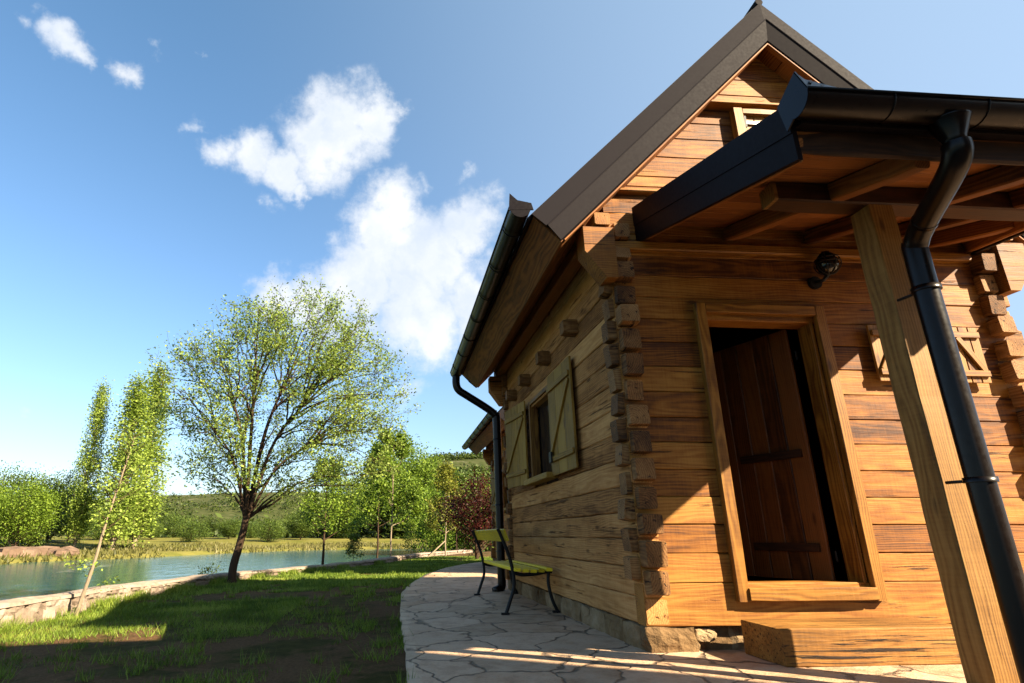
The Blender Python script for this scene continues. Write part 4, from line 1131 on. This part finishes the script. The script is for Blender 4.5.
# trees on the near side, towards the foot of the hill, right of the young trees
rgt = [(408, 550, 92, 96, 'round_b', .8, 'bright full tree behind the white-stemmed young tree'), (438, 552, 44, 70, 'round_b', .8, 'bright tree left of the slender propped tree'),
       (345, 550, 90, 60, 'round_b', .9, 'bright tree behind the gap between the first and second young trees'), (425, 550, 96, 84, 'round_a', .9, 'dark green tree at the foot of the hill, left of the slender propped tree'),
       (448, 551, 46, 86, 'round_b', .9, 'yellow-lit broad tree below the hill, over the red-leaved shrub'), (470, 551, 52, 92, 'round_a', .9, 'broad green tree below the hill next to the cabin corner'),
       (490, 551, 44, 80, 'round_b', .9, 'green tree beyond the red-leaved shrub, partly behind the downspout'), (380, 550, 95, 78, 'round_a', 1.0, 'tall mid-green tree on the far side behind the young trees'), (520, 550, 60, 90, 'round_a', 1, 'green tree mostly hidden behind the second cabin')]
for i, (u, v, y, h, k, sx, lb) in enumerate(rgt):
    place_far(k, u, v, y, Hpx(h, y), lb, 'tree', 'tree', 'trees below the hill', i * .9, sx=sx)
# red-leaved shrub
t = blob_tree(71, 'leaf_red', 2.7, 2.2, 130, 80, .07, low=.08)
p = at(475, 556, 2, -.1); d = ray(475, 556); o = t.finish('red_shrub', (1.15, 15.6, -.05), 'leaf_red', 'dark red-leaved shrub by the end of the path, seen over the bench', 'shrub', None)
# hillside wood: too many crowns to count
def wood_mass():
    rg = random.Random(9); v, f, tt = [], [], []
    for i in range(9000):
        u = rg.uniform(150, 640) if i % 3 == 0 else rg.uniform(395, 560); dd = ray(u, 500); a = math.atan2(dd.x, dd.y); D = rg.uniform(95, 300) if rg.random() < .8 else rg.uniform(250, 420)
        x, y = CAM.x + D * math.sin(a), CAM.y + D * math.cos(a)
        if noise.noise(Vector((x * .03, y * .03, 0))) < -.22: continue
        if seg_sd(BANK, x, y) < 6: continue
        z = gz(x, y); s = rg.uniform(.9, 2.4); ct = rg.uniform(.1, .8)
        for _ in range(16):
            c = Vector((x + rg.gauss(0, s * .45), y + rg.gauss(0, s * .45), z + s * .2 + abs(rg.gauss(0, s * .45))))
            leaf(v, f, tt, c, s * .55, rg, min(1, max(0, ct + rg.gauss(0, .15))), .6)
    mb = MB(); mb.add(v, f, 'leaf_deep', None, tt); mb.build('hillside_scrub', kind='stuff', label='scrub and woodland covering the hills', cat='scrub')
wood_mass()
# reeds and rough grass on the far bank
def reeds():
    rg = random.Random(12); v, f, tt = [], [], []
    for (x0, y0), (x1, y1) in zip(BANK, BANK[1:]):
        L = math.hypot(x1 - x0, y1 - y0); nr = (-(y1 - y0) / L, (x1 - x0) / L)
        for i in range(int(L * 150)):
            s = rg.random(); w = rg.random() ** 1.4 * 12 + .15; x = x0 + (x1 - x0) * s + nr[0] * w; y = y0 + (y1 - y0) * s + nr[1] * w
            if noise.noise(Vector((x * .12, y * .12, 4))) < -.25: continue
            z = gz(x, y); h = rg.uniform(.08, .36); k = len(v); a = rg.uniform(0, 3.14); dx, dy = math.cos(a) * .09, math.sin(a) * .09
            v += [(x - dx, y - dy, z - .1), (x + dx, y + dy, z - .1), (x + rg.gauss(0, .15), y + rg.gauss(0, .15), z + h)]; f.append((k, k + 1, k + 2))
            tt += [min(1, max(0, .5 + .9 * noise.noise(Vector((x * .1, y * .1, 0))) + rg.gauss(0, .2)))] * 3
    mb = MB(); mb.add(v, f, 'reed', None, tt); mb.build('reeds', kind='stuff', label='dry reeds and rough grass along the far bank', cat='reeds')
reeds()
# rocks on the left of the far bank
mb = MB()
for i in range(46):
    u = -20 + i * 2.0; q = at(u, 561 - .06 * i + rnd.uniform(-2.5, 0), 2, WATERZ + .1); rock(mb, (q.x, q.y, gz(q.x, q.y) + .1), rnd.uniform(.6, 1.5), rnd.uniform(.6, 1.3), rnd.uniform(.35, .8), 'bankrock', 100 + i, rnd.uniform(0, 3), 1)
mb.build('bank_rocks', kind='stuff', label='pale boulders heaped along the far bank at the left', cat='rocks')

# grass on the lawn (blades), thinner on bare earth
def grass():
    rg = random.Random(3); v, f, tt = [], [], []
    def blade(x, y, h, tone):
        z = lawn_z(x, y) - .025; k = len(v); a = rg.uniform(0, 3.14); w = .0035 + .0022 * max(0, y - 3) ** .6; dx, dy = math.cos(a) * w, math.sin(a) * w
        v.extend([(x - dx, y - dy, z), (x + dx, y + dy, z), (x + rg.gauss(0, h * .45), y + rg.gauss(0, h * .45), z + h)]); f.append((k, k + 1, k + 2)); tt.extend([tone] * 3)
    n = 0
    while n < 210000:
        y = -1.6 + 20 * rg.random() ** 1.5; ex = poly_y(EDGE, y); wx = poly_y(WALLF, y) if y > WALLF[0][1] else -7
        x = rg.uniform(max(-7.5, wx + .02), ex - .005); n += 1
        if rg.random() < .03: x = ex + rg.uniform(-.03, .012)
        g = noise.fractal(Vector((x * .9, y * .9, 5)), 1, 2, 4) + (.25 if y > 6.5 else .42 if x < -2.7 and y > 1.6 and y < 4.8 else -.42)
        if abs(x - ex) < .10: g += .3
        if g < rg.uniform(-.3, .25): continue
        blade(x, y, rg.uniform(.018, .050) * (1.6 if rg.random() < .04 else 1), min(1, max(0, .5 + .8 * noise.noise(Vector((x * 1.7, y * 1.7, 9))) + rg.gauss(0, .18))))
    for i in range(420):          # taller tufts
        y = -1.2 + 14 * rg.random() ** 1.4; ex = poly_y(EDGE, y); wx = poly_y(WALLF, y) if y > WALLF[0][1] else -7; x = rg.uniform(max(-7, wx + .1), ex - .02)
        for _ in range(26): blade(x + rg.gauss(0, .035), y + rg.gauss(0, .035), rg.uniform(.04, .11), rg.uniform(.2, .9))
    # weeds against the wall
    for i in range(9000):
        y = rg.uniform(2.5, 14); wx = poly_y(WALLF, y); c = noise.noise(Vector((0, y * 1.4, 2)))
        if c < .0: continue
        blade(wx + abs(rg.gauss(0, .10)) + .02, y, rg.uniform(.05, .16), rg.uniform(.4, 1))
    mb = MB(); mb.add(v, f, 'grass', None, tt); mb.build('lawn_grass', kind='stuff', label='short patchy grass of the lawn', cat='grass')
grass()

# unseen house added behind the photographer to shade the near lawn and flags
def add_shade_house():
    x0, x1, y0, y1, H = 1.2, 5.45, -11.0, -4.50, 6.6
    r = empty('shade_house', ((x0 + x1) / 2, (y0 + y1) / 2, 0), 'tall unseen house added behind the photographer to cast shadow on the near lawn', 'house')
    o = Vector(r.location); mb = MB()
    box(mb, Vector((x0, y0, -.2)) - o, Vector((x1, y1, H)) - o, 'rubble', .6); mb.build('wall', r)
    mb = MB(); e = .14; cx, cy = (x0 + x1) / 2, (y0 + y1) / 2
    v = [Vector(p) - o for p in ((x0 - e, y0 - e, H), (x1 + e, y0 - e, H), (x1 + e, y1 + e, H), (x0 - e, y1 + e, H), (cx, y0 + 1.6, H + 1.5), (cx, y1 - 1.3, H + 1.5))]
    mb.add(v, [(0, 3, 2, 1), (0, 1, 4), (1, 2, 5, 4), (2, 3, 5), (3, 0, 4, 5)], 'roofmetal'); mb.build('roof', r)
    for z in (1.0, 3.8):
        for x in (2.2, 4.4):
            mb = MB(); beam(mb, Vector((x, y1 + .02, z)) - o, Vector((x, y1 + .02, z + 1.2)) - o, .8, .08, 'plank', up=(0, 1, 0), rough=.001); w = mb.build('window', r)
            mb = MB(); box(mb, Vector((x - .32, y1 + .055, z + .1)) - o, Vector((x + .32, y1 + .068, z + 1.1)) - o, 'glass'); mb.build('pane', w)
add_shade_house()
